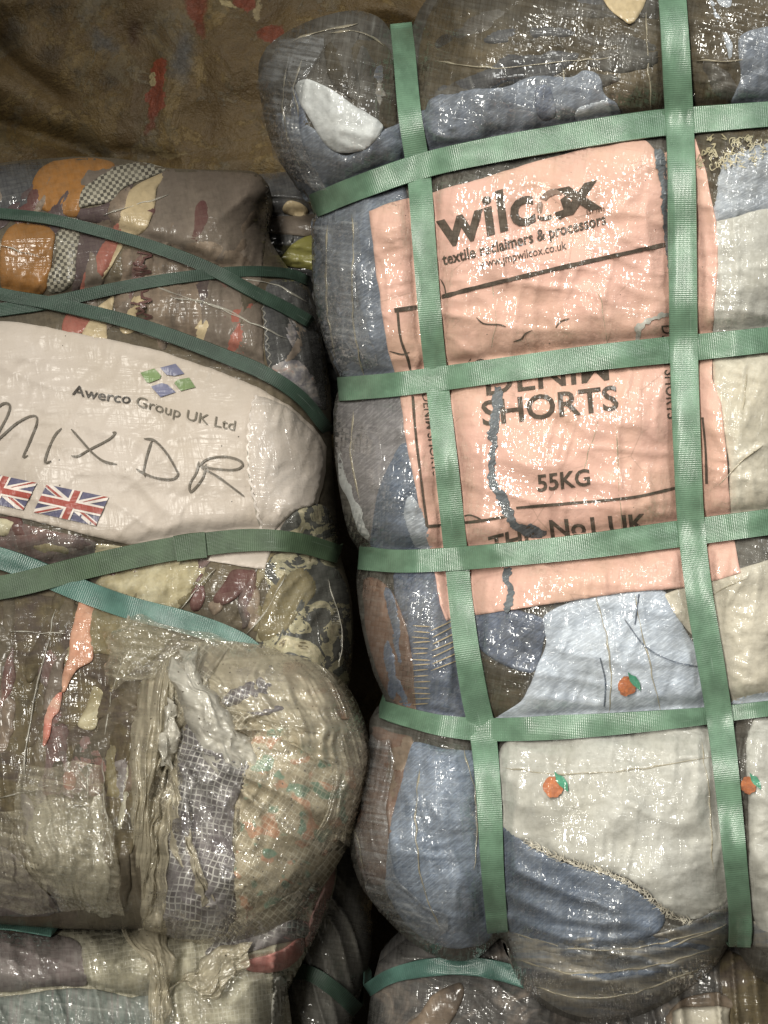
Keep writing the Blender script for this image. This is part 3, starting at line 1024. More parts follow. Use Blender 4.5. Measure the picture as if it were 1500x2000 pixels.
# printed white label
def c_white(N):
    uv = N.uv()
    n = N.noise(uv, 3.5, 4, 0.6)
    c = N.mix(N.step(n, 0.35, 0.7), (0.47, 0.415, 0.365), (0.40, 0.345, 0.285))
    g = N.noise(N.uv(60, 200, -14), 1.0, 3, 0.6)
    c = N.mix(N.math('MULTIPLY', N.step(g, 0.55, 0.75), 0.22), c, (0.30, 0.24, 0.18))
    sp = N.voro(N.uv(1, 1, 0, (2, 4)), 40)
    sp = N.math('MULTIPLY', N.math('LESS_THAN', sp, 0.06), N.step(N.noise(uv, 13, 2, 0.5), 0.55, 0.6))
    return N.mix(sp, c, (0.06, 0.05, 0.04))
M['whitelabel'] = wrapped('white_woven_sack', c_white, deg=-14, weave=0.25, crinkle=0.5, coat=0.28, rough=0.32, cell=(190, 130), milk=0.03, streak=0.15, milkcol=(0.6, 0.55, 0.5))
PW = dict(deg=-14, weave=0.25, crinkle=0.5, coat=0.28, rough=0.35, cell=(190, 130), milk=0.02, streak=0.12, milkcol=(0.5, 0.44, 0.38))
M['txt_dark'] = wrapped('dark_print', (0.035, 0.03, 0.025), **PW)
M['txt_grey'] = wrapped('faded_grey_print', (0.12, 0.105, 0.08), **PW)
M['marker'] = wrapped('marker_pen', (0.11, 0.095, 0.075), **PW)
M['logo_green'] = wrapped('green_print', (0.13, 0.20, 0.075), **PW)
M['logo_blue'] = wrapped('blue_print', (0.12, 0.125, 0.20), **PW)
M['flag_blue'] = wrapped('flag_blue_print', (0.085, 0.085, 0.15), **PW)
M['flag_red'] = wrapped('flag_red_print', (0.30, 0.055, 0.04), **PW)
M['flag_white'] = wrapped('flag_white_print', (0.66, 0.60, 0.55), **PW)
M['strap'] = strap_mat('green_strap', (0.118, 0.205, 0.138))
M['strap_dark'] = strap_mat('dark_green_strap', (0.036, 0.062, 0.046), spec=0.35, rough=0.38)
M['strap_teal'] = strap_mat('teal_strap', (0.075, 0.155, 0.13))
M['strap_olive'] = strap_mat('olive_green_strap', (0.060, 0.095, 0.055), spec=0.4, rough=0.36)
M['film'] = film_mat('loose_woven_film', st=(6, 40))
M['film_dense'] = film_mat('twisted_milky_film', (0.74, 0.71, 0.62), 0.85, 0.2, 20, (8, 60))
M['film_thin'] = film_mat('thin_clear_film', (0.60, 0.55, 0.42), 0.26, 0.2, 10)
M['film_clear'] = film_mat('clear_cool_film', (0.56, 0.58, 0.59), 0.07, 0.2, 10)
M['fringe'] = film_mat('frayed_film_edge', (0.75, 0.72, 0.64), 0.5, 0.3)


def wall_mat():
    N = NT('grimy_plaster')
    tc = N.new('ShaderNodeTexCoord')
    v = tc.outputs['UV']
    n1 = N.noise(v, 4.5, 8, 0.66, 0.7)
    n2 = N.noise(v, 26, 6, 0.7, 0.3)
    c = N.ramp(n1, [(0.28, (0.022, 0.013, 0.005)), (0.42, (0.088, 0.055, 0.018)), (0.56, (0.165, 0.112, 0.042)), (0.75, (0.24, 0.175, 0.085))])
    c = N.mix(N.math('MULTIPLY', N.step(n2, 0.48, 0.7), 0.7), c, (0.035, 0.027, 0.015))
    n3 = N.noise(v, 70, 5, 0.7)
    c = N.mix(N.math('MULTIPLY', N.step(n3, 0.55, 0.7), 0.4), c, (0.21, 0.17, 0.09))
    n4 = N.noise(v, 210, 4, 0.75)
    c = N.mix(N.math('MULTIPLY', N.step(n4, 0.54, 0.62), 0.4), c, (0.020, 0.014, 0.006))
    c = N.mix(N.math('MULTIPLY', N.step(n4, 0.66, 0.70), 0.6), c, (0.26, 0.20, 0.11))
    pt = N.noise(v, 9, 6, 0.7, 1.0)
    c = N.mix(N.math('MULTIPLY', N.step(pt, 0.54, 0.58), 0.6), c, (0.11, 0.085, 0.045))
    pa = N.noise(v, 5.5, 9, 0.72, 0.8)
    lay1 = N.step(pa, 0.500, 0.508)
    lay2 = N.step(N.noise(v, 8.5, 9, 0.70, 0.6), 0.575, 0.582)
    c = N.mix(N.math('MULTIPLY', lay1, 0.55), c, N.mix(N.step(n2, 0.3, 0.7), (0.060, 0.036, 0.016), (0.115, 0.075, 0.034)))
    c = N.mix(N.math('MULTIPLY', lay2, 0.6), c, N.mix(N.step(n3, 0.3, 0.7), (0.17, 0.13, 0.065), (0.10, 0.088, 0.068)))
    wz = N.new('ShaderNodeTexNoise')
    N.inp(wz, 'Vector', v)
    wz.inputs['Scale'].default_value = 26
    wz.inputs['Detail'].default_value = 6
    wz.inputs['Roughness'].default_value = 0.65
    va = N.new('ShaderNodeVectorMath', operation='MULTIPLY_ADD')
    N.inp(va, 0, wz.outputs[1])
    va.inputs[1].default_value = (0.050, 0.050, 0)
    N.inp(va, 2, v)
    for (px, py, rx, ry, ang, col, soft, amt) in [
            (358, 115, 24, 62, 5, (0.090, 0.090, 0.090), 0.7, 0.75), (205, 85, 34, 22, 20, (0.10, 0.10, 0.10), 0.9, 0.7), (262, 65, 14, 30, -10, (0.05, 0.022, 0.008), 0.8, 0.8),
            (312, 142, 17, 24, 0, (0.22, 0.050, 0.022), 0.12, 0.95), (303, 195, 17, 42, 8, (0.20, 0.048, 0.022), 0.15, 0.95), (292, 240, 10, 22, 5, (0.15, 0.04, 0.02), 0.5, 0.7),
            (382, 12, 24, 34, -14, (0.18, 0.045, 0.02), 0.3, 0.9), (392, 55, 12, 26, -10, (0.15, 0.035, 0.016), 0.4, 0.8), (478, 3, 24, 17, 10, (0.20, 0.048, 0.022), 0.15, 0.95),
            (527, 66, 26, 17, 0, (0.18, 0.045, 0.02), 0.2, 0.95), (297, 150, 7, 11, 20, (0.36, 0.29, 0.15), 0.1, 1.0), (446, 10, 16, 7, 28, (0.36, 0.29, 0.15), 0.1, 1.0),
            (505, 15, 6, 26, 10, (0.33, 0.26, 0.14), 0.2, 0.8), (310, 296, 60, 5, 8, (0.26, 0.20, 0.10), 0.4, 0.8), (100, 110, 26, 30, 30, (0.03, 0.018, 0.006), 0.9, 0.7), (20, 60, 30, 40, 30, (0.03, 0.018, 0.006), 0.9, 0.7)]:
        sb_ = N.new('ShaderNodeVectorMath', operation='SUBTRACT')
        N.inp(sb_, 0, va.outputs[0])
        sb_.inputs[1].default_value = (px / 1000 + 0.025, -py / 1000 + 0.025, 0)
        mp = N.new('ShaderNodeMapping', vector_type='POINT')
        N.inp(mp, 0, sb_.outputs[0])
        m2 = N.new('ShaderNodeMapping')
        mp.inputs['Rotation'].default_value = (0, 0, math.radians(ang))
        N.inp(m2, 0, mp.outputs[0])
        m2.inputs['Scale'].default_value = (1000 / rx, 1000 / ry, 0)
        ln_ = N.new('ShaderNodeVectorMath', operation='LENGTH')
        N.inp(ln_, 0, m2.outputs[0])
        f = N.math('SUBTRACT', 1.0, N.step(ln_.outputs[1], 1.0 - soft, 1.0 + soft * 0.4))
        c = N.mix(N.math('MULTIPLY', f, amt), c, N.mix(N.step(n3, 0.4, 0.65), tuple(q * 0.7 for q in col), col))
    b = N.bsdf
    N.inp(b, 'Base Color', c)
    b.inputs['Roughness'].default_value = 0.55
    h = N.math('ADD', N.math('MULTIPLY', n1, 2.5), N.math('ADD', n2, N.math('MULTIPLY', n3, 0.5)))
    h = N.math('ADD', h, N.math('MULTIPLY', n4, 0.10))
    h = N.math('ADD', h, N.math('ADD', N.math('MULTIPLY', lay1, 0.35), N.math('MULTIPLY', lay2, 0.30)))
    N.inp(b, 'Normal', N.bump(h, 0.55, 0.008))
    return N.m


def paint_mat(name, a, b_):
    N = NT(name)
    v = N.uv()
    n = N.noise(v, 22, 6, 0.65)
    c = N.mix(N.step(n, 0.35, 0.65), a, b_)
    N.inp(N.bsdf, 'Base Color', c)
    N.bsdf.inputs['Roughness'].default_value = 0.6
    N.inp(N.bsdf, 'Normal', N.bump(n, 0.6, 0.006))
    return N.m


# ---------------------------------------------------------------- wall and floor
wall_sf = Surf([(-900, -900), (-900, 2900)], [(2500, -900), (2500, 2900)], [(-900, -900), (2500, -900)], [(-900, 2900), (2500, 2900)],
               (0.52, 0, 0), 0.02, 200)
wall_sf.grooves = [(cr([(-120, 215), (60, 262), (150, 290), (200, 318)], 6), 0.05, 6, 34), (cr([(240, 300), (330, 312)], 6), 0.02, 2, 9),
                   (cr([(-80, 20), (20, 120), (110, 190)], 6), 0.03, 4, 30)]
wall_sf.lump = 0.012
wall_sf.folds = [(20, 260, 160, 0.012, 3)]
wallm = wall_mat()
wall = body('wall', wall_sf, wallm, None, 420, 420, depth=0.15)
wall['kind'] = 'structure'
flm = NT('dark_earth_floor')
nn = flm.noise(flm.new('ShaderNodeTexCoord').outputs['Object'], 12, 6, 0.6)
flm.inp(flm.bsdf, 'Base Color', flm.mix(nn, (0.03, 0.025, 0.018), (0.09, 0.075, 0.05)))
flm.bsdf.inputs['Roughness'].default_value = 0.9
FZ = ZC + (1000 - 2420) * S
me = mk_mesh('floor', [(-3, -3, FZ), (3, -3, FZ), (3, 0.7, FZ), (-3, 0.7, FZ), (-3, -3, FZ - .05), (3, -3, FZ - .05), (3, .7, FZ - .05), (-3, .7, FZ - .05)],
             [[(0, 1, 2, 3), (4, 7, 6, 5), (0, 4, 5, 1), (1, 5, 6, 2), (2, 6, 7, 3), (3, 7, 4, 0)]], smooth=False)
fl = link('floor', me, flm.m)
fl['kind'] = 'structure'

# ================================================================ RIGHT BALE (shorts)
A_LINE = [(783, 45), (790, 110), (800, 220), (818, 340), (828, 470), (840, 620), (855, 760), (873, 920), (888, 1060), (905, 1220), (925, 1350), (944, 1440), (955, 1560), (962, 1700), (972, 1822)]
B_LINE = [(1308, -70), (1318, 60), (1326, 200), (1332, 350), (1334, 500), (1336, 680), (1342, 860), (1350, 1020), (1366, 1160), (1388, 1290), (1408, 1420), (1424, 1560), (1438, 1700), (1446, 1790), (1445, 1850)]
H1 = [(612, 402), (700, 366), (830, 322), (960, 293), (1100, 268), (1230, 247), (1350, 234), (1620, 214)]
H2 = [(660, 760), (760, 752), (870, 738), (1000, 720), (1150, 700), (1300, 684), (1420, 672), (1620, 650)]
H3 = [(700, 1090), (780, 1096), (880, 1092), (1000, 1082), (1150, 1066), (1300, 1046), (1420, 1030), (1620, 1004)]
H4 = [(745, 1385), (800, 1402), (870, 1418), (960, 1425), (1100, 1420), (1250, 1410), (1380, 1398), (1500, 1384), (1620, 1370)]
sr = Surf(
    left=[(520, 92), (505, 130), (510, 200), (528, 275), (560, 330), (590, 372), (613, 412), (609, 450), (611, 560), (625, 640), (645, 702), (663, 748),
          (653, 790), (652, 870), (663, 960), (680, 1040), (702, 1082), (696, 1130), (706, 1220), (728, 1310), (752, 1375), (722, 1410), (722, 1480), (700, 1560), (682, 1640), (700, 1720), (740, 1780)],
    right=[(1640, -120), (1640, 1980)],
    top=[(520, 92), (560, 62), (620, 35), (690, 20), (740, 34), (768, 66), (785, 78), (802, 60), (825, 10), (880, -50), (960, -90), (1200, -120), (1640, -120)],
    bottom=[(740, 1780), (800, 1838), (870, 1874), (930, 1872), (965, 1842), (980, 1832), (992, 1850), (1012, 1915), (1065, 1968), (1135, 1996), (1210, 1995), (1300, 1960), (1385, 1900), (1425, 1845), (1440, 1835),
            (1448, 1860), (1475, 1905), (1540, 1945), (1640, 1980)],
    yE=(0.07, 0.0, 0.0), T=0.125, R=215, pw=2.2)
for L_, G_, f_, s_ in [(A_LINE, 0.017, 24, 34), (B_LINE, 0.013, 24, 40), (H1, 0.016, 24, 34), (H2, 0.014, 26, 36), (H3, 0.014, 26, 36), (H4, 0.020, 24, 40)]:
    sr.grooves.append((cr(L_, 14), G_, f_, s_))
sr.bumps = [(700, 1600, 160, 200, 0.012), (1200, 1650, 220, 150, 0.012)]
sr.folds = [(10, 190, 40, 0.0018, 1), (95, 170, 34, 0.0018, 2), (40, 70, 26, 0.0010, 3), (86, 240, 15, 0.0030, 17, (660, 580, 60, 170)), (80, 240, 14, 0.0026, 18, (720, 1640, 50, 200)),
            (8, 300, 26, 0.0110, 11, (1190, 1885, 280, 80)), (85, 190, 22, 0.0040, 12, (570, 200, 70, 190)),
            (60, 190, 26, 0.0045, 13, (860, 110, 90, 130)), (-20, 120, 20, 0.0040, 14, (640, 60, 120, 60)),
            (85, 160, 18, 0.0022, 15, (640, 560, 60, 160)), (75, 160, 18, 0.0026, 16, (850, 1650, 130, 220))]
for L_ in [[(1178, 1120), (1192, 1200), (1215, 1300), (1225, 1400)], [(1240, 1130), (1262, 1230), (1280, 1400)], [(1150, 560), (1180, 650), (1188, 700)],
           [(1188, 770), (1204, 850), (1212, 960), (1215, 1050)], [(1292, 290), (1302, 400), (1312, 550)], [(690, 420), (686, 520), (690, 640), (705, 720)],
           [(1060, 1290), (1085, 1400)], [(1160, 1280), (1170, 1390)], [(1100, 900), (1130, 800)], [(1380, 960), (1440, 900), (1510, 860)], [(1420, 1180), (1460, 1120)],
           [(980, 480), (985, 560)], [(1000, 1500), (1180, 1505), (1400, 1470)], [(600, 210), (612, 330), (640, 380)]]:
    sr.ridges.append((cr(L_, 10), 0.0016, 4.5))

for L_ in [[(992, 1790), (1080, 1822), (1200, 1835), (1330, 1812), (1425, 1770)], [(1000, 1838), (1100, 1862), (1230, 1866), (1350, 1842), (1420, 1806)], [(1018, 1886), (1120, 1912), (1250, 1906), (1390, 1858)],
           [(1060, 1940), (1140, 1958), (1250, 1948), (1350, 1905)], [(1010, 1700), (1100, 1742), (1200, 1776)], [(990, 1745), (1080, 1786), (1180, 1806)]]:
    sr.ridges.append((cr(L_, 10), 0.0050, 10))

rb = empty('clothing_bale', 'large bale of denim shorts with torn pink label under a grid of green straps', 'bale', (1070, 2000), 0.1)
body('film_wrap', sr, M['body_r'], rb, 330, 620, depth=0.22, uvdeg=0)
P = lambda name, pts, mat, off=0.0012, **k: patch(name, sr, pts, M[mat], rb, off, **k)


def scraps(sf, parent, poly, n, mats, ang, ln, wd, seed, off=0.0004):
    """layers of squeezed cloth that fill a part of the bale"""
    r = random.Random(seed)
    pl = np.array(poly, float)
    mn, mx = pl.min(0), pl.max(0)
    k = 0
    tries = 0
    while k < n and tries < n * 20:
        tries += 1
        c = np.array([r.uniform(mn[0], mx[0]), r.uniform(mn[1], mx[1])])
        if not inside(c[None], pl)[0]:
            continue
        a = math.radians(ang + r.gauss(0, 14))
        L_, W_ = ln * r.uniform(0.6, 1.3), wd * r.uniform(0.6, 1.4)
        u = np.array([math.cos(a), math.sin(a)])
        v = np.array([-u[1], u[0]])
        m = 5
        up = [c + u * (t - 0.5) * L_ + v * W_ * (0.5 + r.uniform(-0.22, 0.22)) * (1 - abs(2 * t - 1)**3 * 0.6) for t in np.linspace(0, 1, m)]
        dn = [c + u * (t - 0.5) * L_ - v * W_ * (0.5 + r.uniform(-0.22, 0.22)) * (1 - abs(2 * t - 1)**3 * 0.6) for t in np.linspace(1, 0, m)]
        pts = [tuple(np.clip(p, mn, mx)) for p in up + dn]
        if not inside(np.array(pts), sf.o2).all() or dist_line(np.array(pts), sf.o2, True).min() < 7:
            continue
        try:
            patch('folded_garment', sf, pts, M[r.choice(mats)], parent, off + 0.00035 * k % 0.0016, seed=r.randrange(900), thick=0.0009, soft=7, wr=0.0028, jagged=4, jscale=34)
        except Exception as ex:
            print('scrap', ex)
        k += 1


scraps(sr, rb, [(560, 70), (740, 60), (760, 220), (560, 330), (520, 200)], 7, ['body_r', 'brown', 'denim_dark', 'folds'], 80, 150, 34, 3)
scraps(sr, rb, [(830, -20), (1290, -60), (1290, 160), (840, 200)], 12, ['brown', 'body_r', 'blackcloth', 'body_r'], -12, 240, 42, 4, 0.0016)
scraps(sr, rb, [(1370, -60), (1500, -60), (1500, 210), (1370, 210)], 6, ['brown', 'body_r', 'denim_stripe'], 60, 120, 34, 5, 0.0016)
scraps(sr, rb, [(1005, 1830), (1400, 1830), (1360, 1900), (1200, 1985), (1080, 1960)], 10, ['folds', 'denim_mid', 'taupe2', 'folds', 'folds'], 3, 330, 22, 6, 0.0018)
scraps(sr, rb, [(1470, 1800), (1560, 1810), (1560, 1920), (1470, 1890)], 3, ['folds', 'body_r'], 20, 120, 34, 7)
scraps(sr, rb, [(712, 1140), (790, 1140), (810, 1380), (750, 1370)], 4, ['rust', 'brown', 'denim_dark'], 72, 150, 28, 8, 0.0014)
# upper row
P('brown_garment', [(640, 85), (700, 78), (762, 100), (775, 240), (748, 246), (700, 205), (650, 165), (636, 120)], 'brown')
P('white_garment', [(578, 165), (600, 155), (640, 172), (690, 205), (748, 244), (720, 285), (680, 300), (640, 285), (605, 235), (585, 200)], 'white', 0.0062, wr=0.0012)
P('denim_garment', [(540, 225), (570, 232), (612, 250), (655, 296), (690, 300), (735, 262), (790, 238), (840, 215), (845, 300), (700, 352), (612, 396), (575, 350), (550, 290)], 'denim', 0.0034)
P('brown_garment', [(826, 60), (900, -40), (1100, -100), (1290, -100), (1300, 235), (1190, 250), (1150, 160), (1000, 165), (850, 215), (820, 200)], 'brown')
P('denim_garment', [(834, 205), (900, 178), (990, 168), (1040, 150), (1110, 150), (1140, 138), (1170, 150), (1180, 185), (1205, 205), (1200, 248), (1050, 268), (850, 312)], 'denim', 0.0060)
P('waistband', [(1045, 178), (1072, 170), (1085, 225), (1055, 232)], 'denim_dark', 0.0092, wr=0, thick=0.0010)
P('waistband', [(1125, 215), (1178, 196), (1190, 208), (1192, 232), (1130, 240)], 'denim_stripe', 0.0092, wr=0, thick=0.0010)
P('cream_garment', [(1170, -60), (1262, -60), (1262, 0), (1236, 46), (1215, 38), (1180, 4)], 'cream', 0.008)
P('denim_garment', [(1448, 70), (1520, 50), (1640, 50), (1640, 205), (1440, 215), (1446, 150)], 'denim', 0.006)
P('brown_garment', [(1362, -80), (1640, -80), (1640, 60), (1450, 78), (1440, 210), (1362, 212)], 'brown', 0.001)
# second row
P('denim_garment', [(612, 425), (660, 400), (740, 375), (790, 360), (800, 560), (790, 740), (720, 748), (662, 738), (636, 670), (618, 600), (612, 500)], 'denim')
P('brown_garment', [(1370, 262), (1640, 240), (1640, 300), (1500, 300), (1420, 330), (1395, 420), (1372, 330)], 'brown', 0.001)
P('ribbed_garment', [(1412, 300), (1450, 285), (1640, 268), (1640, 410), (1480, 418), (1396, 436), (1398, 380)], 'denim_stripe', 0.0018)
P('off_white_garment', [(1388, 440), (1440, 424), (1500, 402), (1640, 390), (1640, 640), (1400, 668), (1392, 560)], 'palecloth', 0.0026)
# third row
P('grey_garment', [(654, 792), (700, 785), (790, 778), (800, 860), (770, 900), (740, 960), (728, 1060), (700, 1020), (668, 940), (655, 860)], 'denim_grey')
P('denim_garment', [(786, 862), (815, 900), (850, 1074), (730, 1074), (728, 1010), (738, 960), (758, 905)], 'denim_mid', 0.002)
P('denim_garment', [(800, 968), (840, 1000), (850, 1074), (818, 1076), (796, 1040), (790, 1000)], 'denim_stripe', 0.0042)
P('white_garment', [(662, 862), (672, 880), (690, 935), (714, 985), (726, 1040), (722, 1056), (700, 1040), (682, 985), (664, 940), (658, 890)], 'white', 0.002, g=6)
P('cream_garment', [(1392, 708), (1450, 694), (1640, 670), (1640, 1000), (1440, 1026), (1424, 900)], 'offwhite', 0.002)
# fourth row
P('striped_garment', [(712, 1130), (760, 1150), (800, 1250), (812, 1392), (768, 1372), (736, 1310), (714, 1220)], 'rust', 0.001)
P('dark_garment', [(770, 1118), (880, 1112), (905, 1260), (918, 1400), (820, 1396), (802, 1260)], 'denim_dark', 0.0012)
strokes('stitching', sr, [[(806 + rng.uniform(-2, 2), y_), (838 + rng.uniform(-3, 3), y_ + rng.uniform(-3, 3))] for y_ in range(1222, 1382, 11)]
        + [[(844 + rng.uniform(-3, 3), y_ + 16), (896, y_ - 8 + rng.uniform(-3, 3))] for y_ in range(1216, 1300, 13)], 2.0, M['cream'], rb, 0.0042, taper=True)
P('denim_garment', [(910, 1180), (1000, 1190), (1066, 1215), (1060, 1260), (1040, 1312), (990, 1302), (940, 1270), (915, 1230)], 'denim_dark', 0.0014)
P('grey_garment', [(930, 1290), (985, 1305), (1036, 1316), (1020, 1370), (970, 1406), (948, 1406)], 'brown', 0.0008)
P('chambray_shorts', [(1062, 1206), (1110, 1178), (1180, 1160), (1285, 1150), (1322, 1200), (1345, 1240), (1375, 1290), (1395, 1400), (1200, 1412), (962, 1418), (1020, 1365), (1050, 1300), (1068, 1250)], 'chambray', 0.0022)
strokes('seam', sr, [[(1220, 1210), (1260, 1262), (1310, 1290), (1362, 1302)], [(1248, 1160), (1240, 1220)], [(1172, 1285), (1182, 1330), (1180, 1380)]], 2.5, M['denim_mid'], rb, 0.0044)
P('cream_garment', [(1292, 1162), (1360, 1140), (1440, 1112), (1640, 1050), (1640, 1352), (1430, 1378), (1398, 1300), (1330, 1216)], 'offwhite', 0.0028, smooth=False)
P('chambray_hem', [(1425, 1376), (1480, 1350), (1640, 1330), (1640, 1368), (1500, 1376)], 'chambray', 0.0036)
# bottom row
P('rust_garment', [(726, 1420), (770, 1432), (808, 1448), (790, 1520), (768, 1600), (756, 1720), (712, 1716), (692, 1640), (708, 1560), (728, 1480)], 'rust')
P('cream_hem', [(752, 1470), (790, 1440), (806, 1450), (786, 1520), (764, 1580), (748, 1540)], 'taupe2', 0.002)
P('denim_garment', [(805, 1452), (870, 1462), (950, 1480), (960, 1600), (968, 1810), (905, 1852), (840, 1840), (782, 1790), (750, 1720), (762, 1610), (784, 1520)], 'denim_low', 0.002)
P('pale_garment', [(976, 1462), (1060, 1444), (1200, 1436), (1400, 1428), (1425, 1600), (1428, 1740), (1400, 1775), (1345, 1796), (1300, 1776), (1250, 1730), (1190, 1702), (1110, 1680), (1040, 1650), (978, 1612)], 'palecloth', 0.0030, jagged=2, seed=3)
HEM = cr([(1030, 1645), (1110, 1680), (1190, 1704), (1250, 1736), (1300, 1778), (1350, 1800)], 4)
strokes('frayed_hem', sr, [[(a[0] + rng.uniform(-4, 4), a[1] + rng.uniform(-9, 2)), (a[0] + rng.uniform(-8, 10), a[1] + rng.uniform(0, 7)), (a[0] + rng.uniform(-12, 14), a[1] + rng.uniform(3, 11))] for a in HEM for _ in range(2)],
        1.4, M['offwhite'], rb, 0.0062, taper=True)
strokes('frayed_threads', sr, [[(x_ + rng.uniform(-9, 9), y_ + rng.uniform(-8, 8)) for _ in range(5)] for x_, y_ in [(rng.uniform(1366, 1500), rng.uniform(266, 330)) for _ in range(60)]], 1.8, M['yellowcloth'], rb, 0.0052, taper=True)
P('denim_garment', [(980, 1616), (1040, 1654), (1110, 1688), (1190, 1712), (1250, 1745), (1300, 1792), (1260, 1836), (1160, 1856), (1060, 1850), (996, 1820), (984, 1770)], 'denim_mid', 0.0030)
P('film_folds', [(990, 1800), (1080, 1828), (1220, 1832), (1330, 1810), (1424, 1760), (1424, 1830), (1380, 1895), (1290, 1955), (1200, 1985), (1130, 1985), (1065, 1955), (1018, 1900)], 'folds', 0.001)
P('pale_garment', [(1462, 1425), (1520, 1400), (1640, 1390), (1640, 1810), (1520, 1830), (1472, 1790), (1462, 1600)], 'palecloth', 0.003)
# embroidered oranges
for cx, cy, s_, fl_ in [(1224, 1340, 1.0, 1), (1080, 1537, 1.1, 1), (1462, 1534, 0.9, 1)]:
    o_ = polys('orange_motif', sr, [[tuple(p) for p in jag(np.array([(cx + 18 * s_ * math.cos(a), cy + 19 * s_ * math.sin(a)) for a in np.linspace(0, 2 * math.pi, 40, endpoint=False)]), 1.6, 7, int(cx))]], M['orange_print'], rb, 0.0062)
    polys('leaf', sr, [[(cx + 6 * s_, cy - 10 * s_), (cx + 2 * s_, cy - 28 * s_), (cx + 9 * s_, cy - 22 * s_), (cx + 18 * s_, cy - 19 * s_), (cx + 26 * s_, cy - 6 * s_), (cx + 27 * s_, cy + 9 * s_), (cx + 19 * s_, cy + 3 * s_), (cx + 12 * s_, cy - 2 * s_)]],
          M['leaf_print'], o_, 0.0066)

# pink label
lab = P('printed_label', [(720, 412), (760, 396), (805, 384), (842, 376), (940, 348), (1040, 318), (1140, 290), (1238, 268), (1262, 276), (1290, 306), (1340, 262), (1356, 268), (1380, 340), (1398, 430),
                          (1402, 520), (1392, 640), (1392, 740), (1408, 790), (1420, 900), (1426, 1000), (1440, 1090), (1446, 1118), (1400, 1132), (1340, 1148), (1220, 1158), (1120, 1172), (1010, 1190), (890, 1205), (872, 1212),
                          (860, 1180), (846, 1100), (826, 1020), (806, 930), (790, 840), (778, 760), (760, 690), (744, 600), (732, 510)], 'pink', 0.0064, smooth=False, jagged=1.2, seed=2, thick=0.0003, wr=0.0, soft=4)
lab['label'] = 'pink printed label, creased and torn, showing through the film'
LO = 0.0046
T_ = lambda s, a, b, up, m='ink', bold=0.02, **k: text('lettering', sr, s, a, b, up, M[m], lab, LO, bold, **k)
T_('wilc', (858, 485), (1047, 432), (-10, -76), bold=0.022, cap='l')
T_('x', (1094, 421), (1176, 403), (-11, -74), bold=0.03, cap='l')
# three bent arrows in a ring between c and x
cx, cy = 1076, 405


k3 = lambda pts: [(820 + x / 3, 280 + y / 3) for x, y in pts]
polys('arrow_emblem', sr, [k3([(690, 418), (715, 432), (770, 416), (776, 440), (742, 450), (712, 452), (688, 440)]),
                           k3([(790, 405), (850, 385), (858, 412), (842, 432), (830, 436), (822, 452), (812, 438), (796, 430)]),
                           k3([(822, 330), (856, 304), (864, 318), (884, 334), (880, 360), (858, 392), (846, 400), (836, 372)])], M['ink'], lab, LO)
polys('arrow_emblem', sr, [k3([(700, 320), (728, 290), (764, 268), (800, 264), (832, 284), (828, 304), (796, 298), (762, 312), (738, 336)]), k3([(690, 350), (712, 340), (722, 356), (712, 410), (688, 402), (682, 380)])], M['ink_soft'], lab, LO)
T_('EST 1895', (1146, 419), (1181, 411), (-1, -8), bold=0.0)
T_('textile reclaimers & processors', (865, 518), (1184, 437), (-3, -21), bold=0.022, cap='l')
T_('www.jmpwilcox.co.uk', (937, 524), (1107, 486), (-2, -16), bold=0.006, cap='l')
T_('DENIM', (950, 772), (1190, 741), (-3, -46), bold=0.012)
T_('SHORTS', (943, 831), (1209, 799), (-4, -46), bold=0.016)
T_('55KG', (1050, 960), (1153, 947), (-2, -31), bold=0.022)
T_('THE', (957, 1084), (1048, 1060), (-4, -34), bold=0.024)
T_('No1 UK', (1076, 1050), (1267, 1037), (-4, -33), bold=0.024)
T_('DENIM SHORTS', (1292, 636), (1304, 818), (22, -1), bold=0.01)
T_('DENIM SHORTS', (824, 770), (846, 930), (16, -1), bold=0.006)
for l_ in ([(862, 580), (937, 560), (1120, 517), (1302, 477)], [(770, 606), (815, 600)]):
    strokes('ruled_line', sr, [l_], 8, M['ink'], lab, LO)
for l_ in ([(1008, 992), (1100, 984), (1230, 972), (1325, 952)], [(898, 1022), (940, 1017), (992, 1008)], [(834, 1028), (868, 1026)]):
    strokes('ruled_line', sr, [l_], 5.5, M['ink'], lab, LO)
for l_ in ([(776, 606), (782, 660), (796, 700), (802, 726)], [(806, 772), (812, 850), (824, 950), (834, 1028)], [(1372, 815), (1378, 880), (1380, 945)]):
    strokes('ruled_line', sr, [l_], 5, M['ink'], lab, LO)
polys('tear', sr, [[tuple(p) for p in jag(cr([(970, 755), (984, 766), (978, 800), (972, 840), (970, 880), (966, 925), (972, 948), (990, 968), (1004, 1000), (1014, 1022), (1040, 1026), (1070, 1040), (1060, 1050), (1030, 1046), (1004, 1034), (984, 1004), (966, 968),                     (955, 945), (954, 905), (958, 870), (952, 850), (958, 815), (962, 780)], 3, True), 3.0, 8, 3)]], M['tear'], lab, LO + 0.0001)
polys('tear', sr, [[tuple(p) for p in jag(cr([(984, 1108), (1000, 1112), (996, 1130), (1002, 1150), (998, 1190), (984, 1190), (990, 1150), (982, 1128)], 3, True), 3.0, 8, 4)]], M['tear'], lab, LO + 0.0001)
polys('tear', sr, [[tuple(p) for p in jag(cr([(1282, 290), (1296, 300), (1306, 380), (1310, 460), (1322, 560), (1312, 560), (1300, 480), (1296, 430), (1290, 360), (1278, 310)], 3, True), 3.0, 8, 5)]], M['tear'], lab, LO + 0.0001)
polys('tear', sr, [[tuple(p) for p in jag(cr([(1242, 636), (1300, 610), (1306, 616), (1262, 634), (1250, 660), (1246, 680), (1180, 682), (1186, 674), (1240, 668)], 3, True), 3.0, 8, 6)]], M['palecloth'], lab, LO + 0.0001)
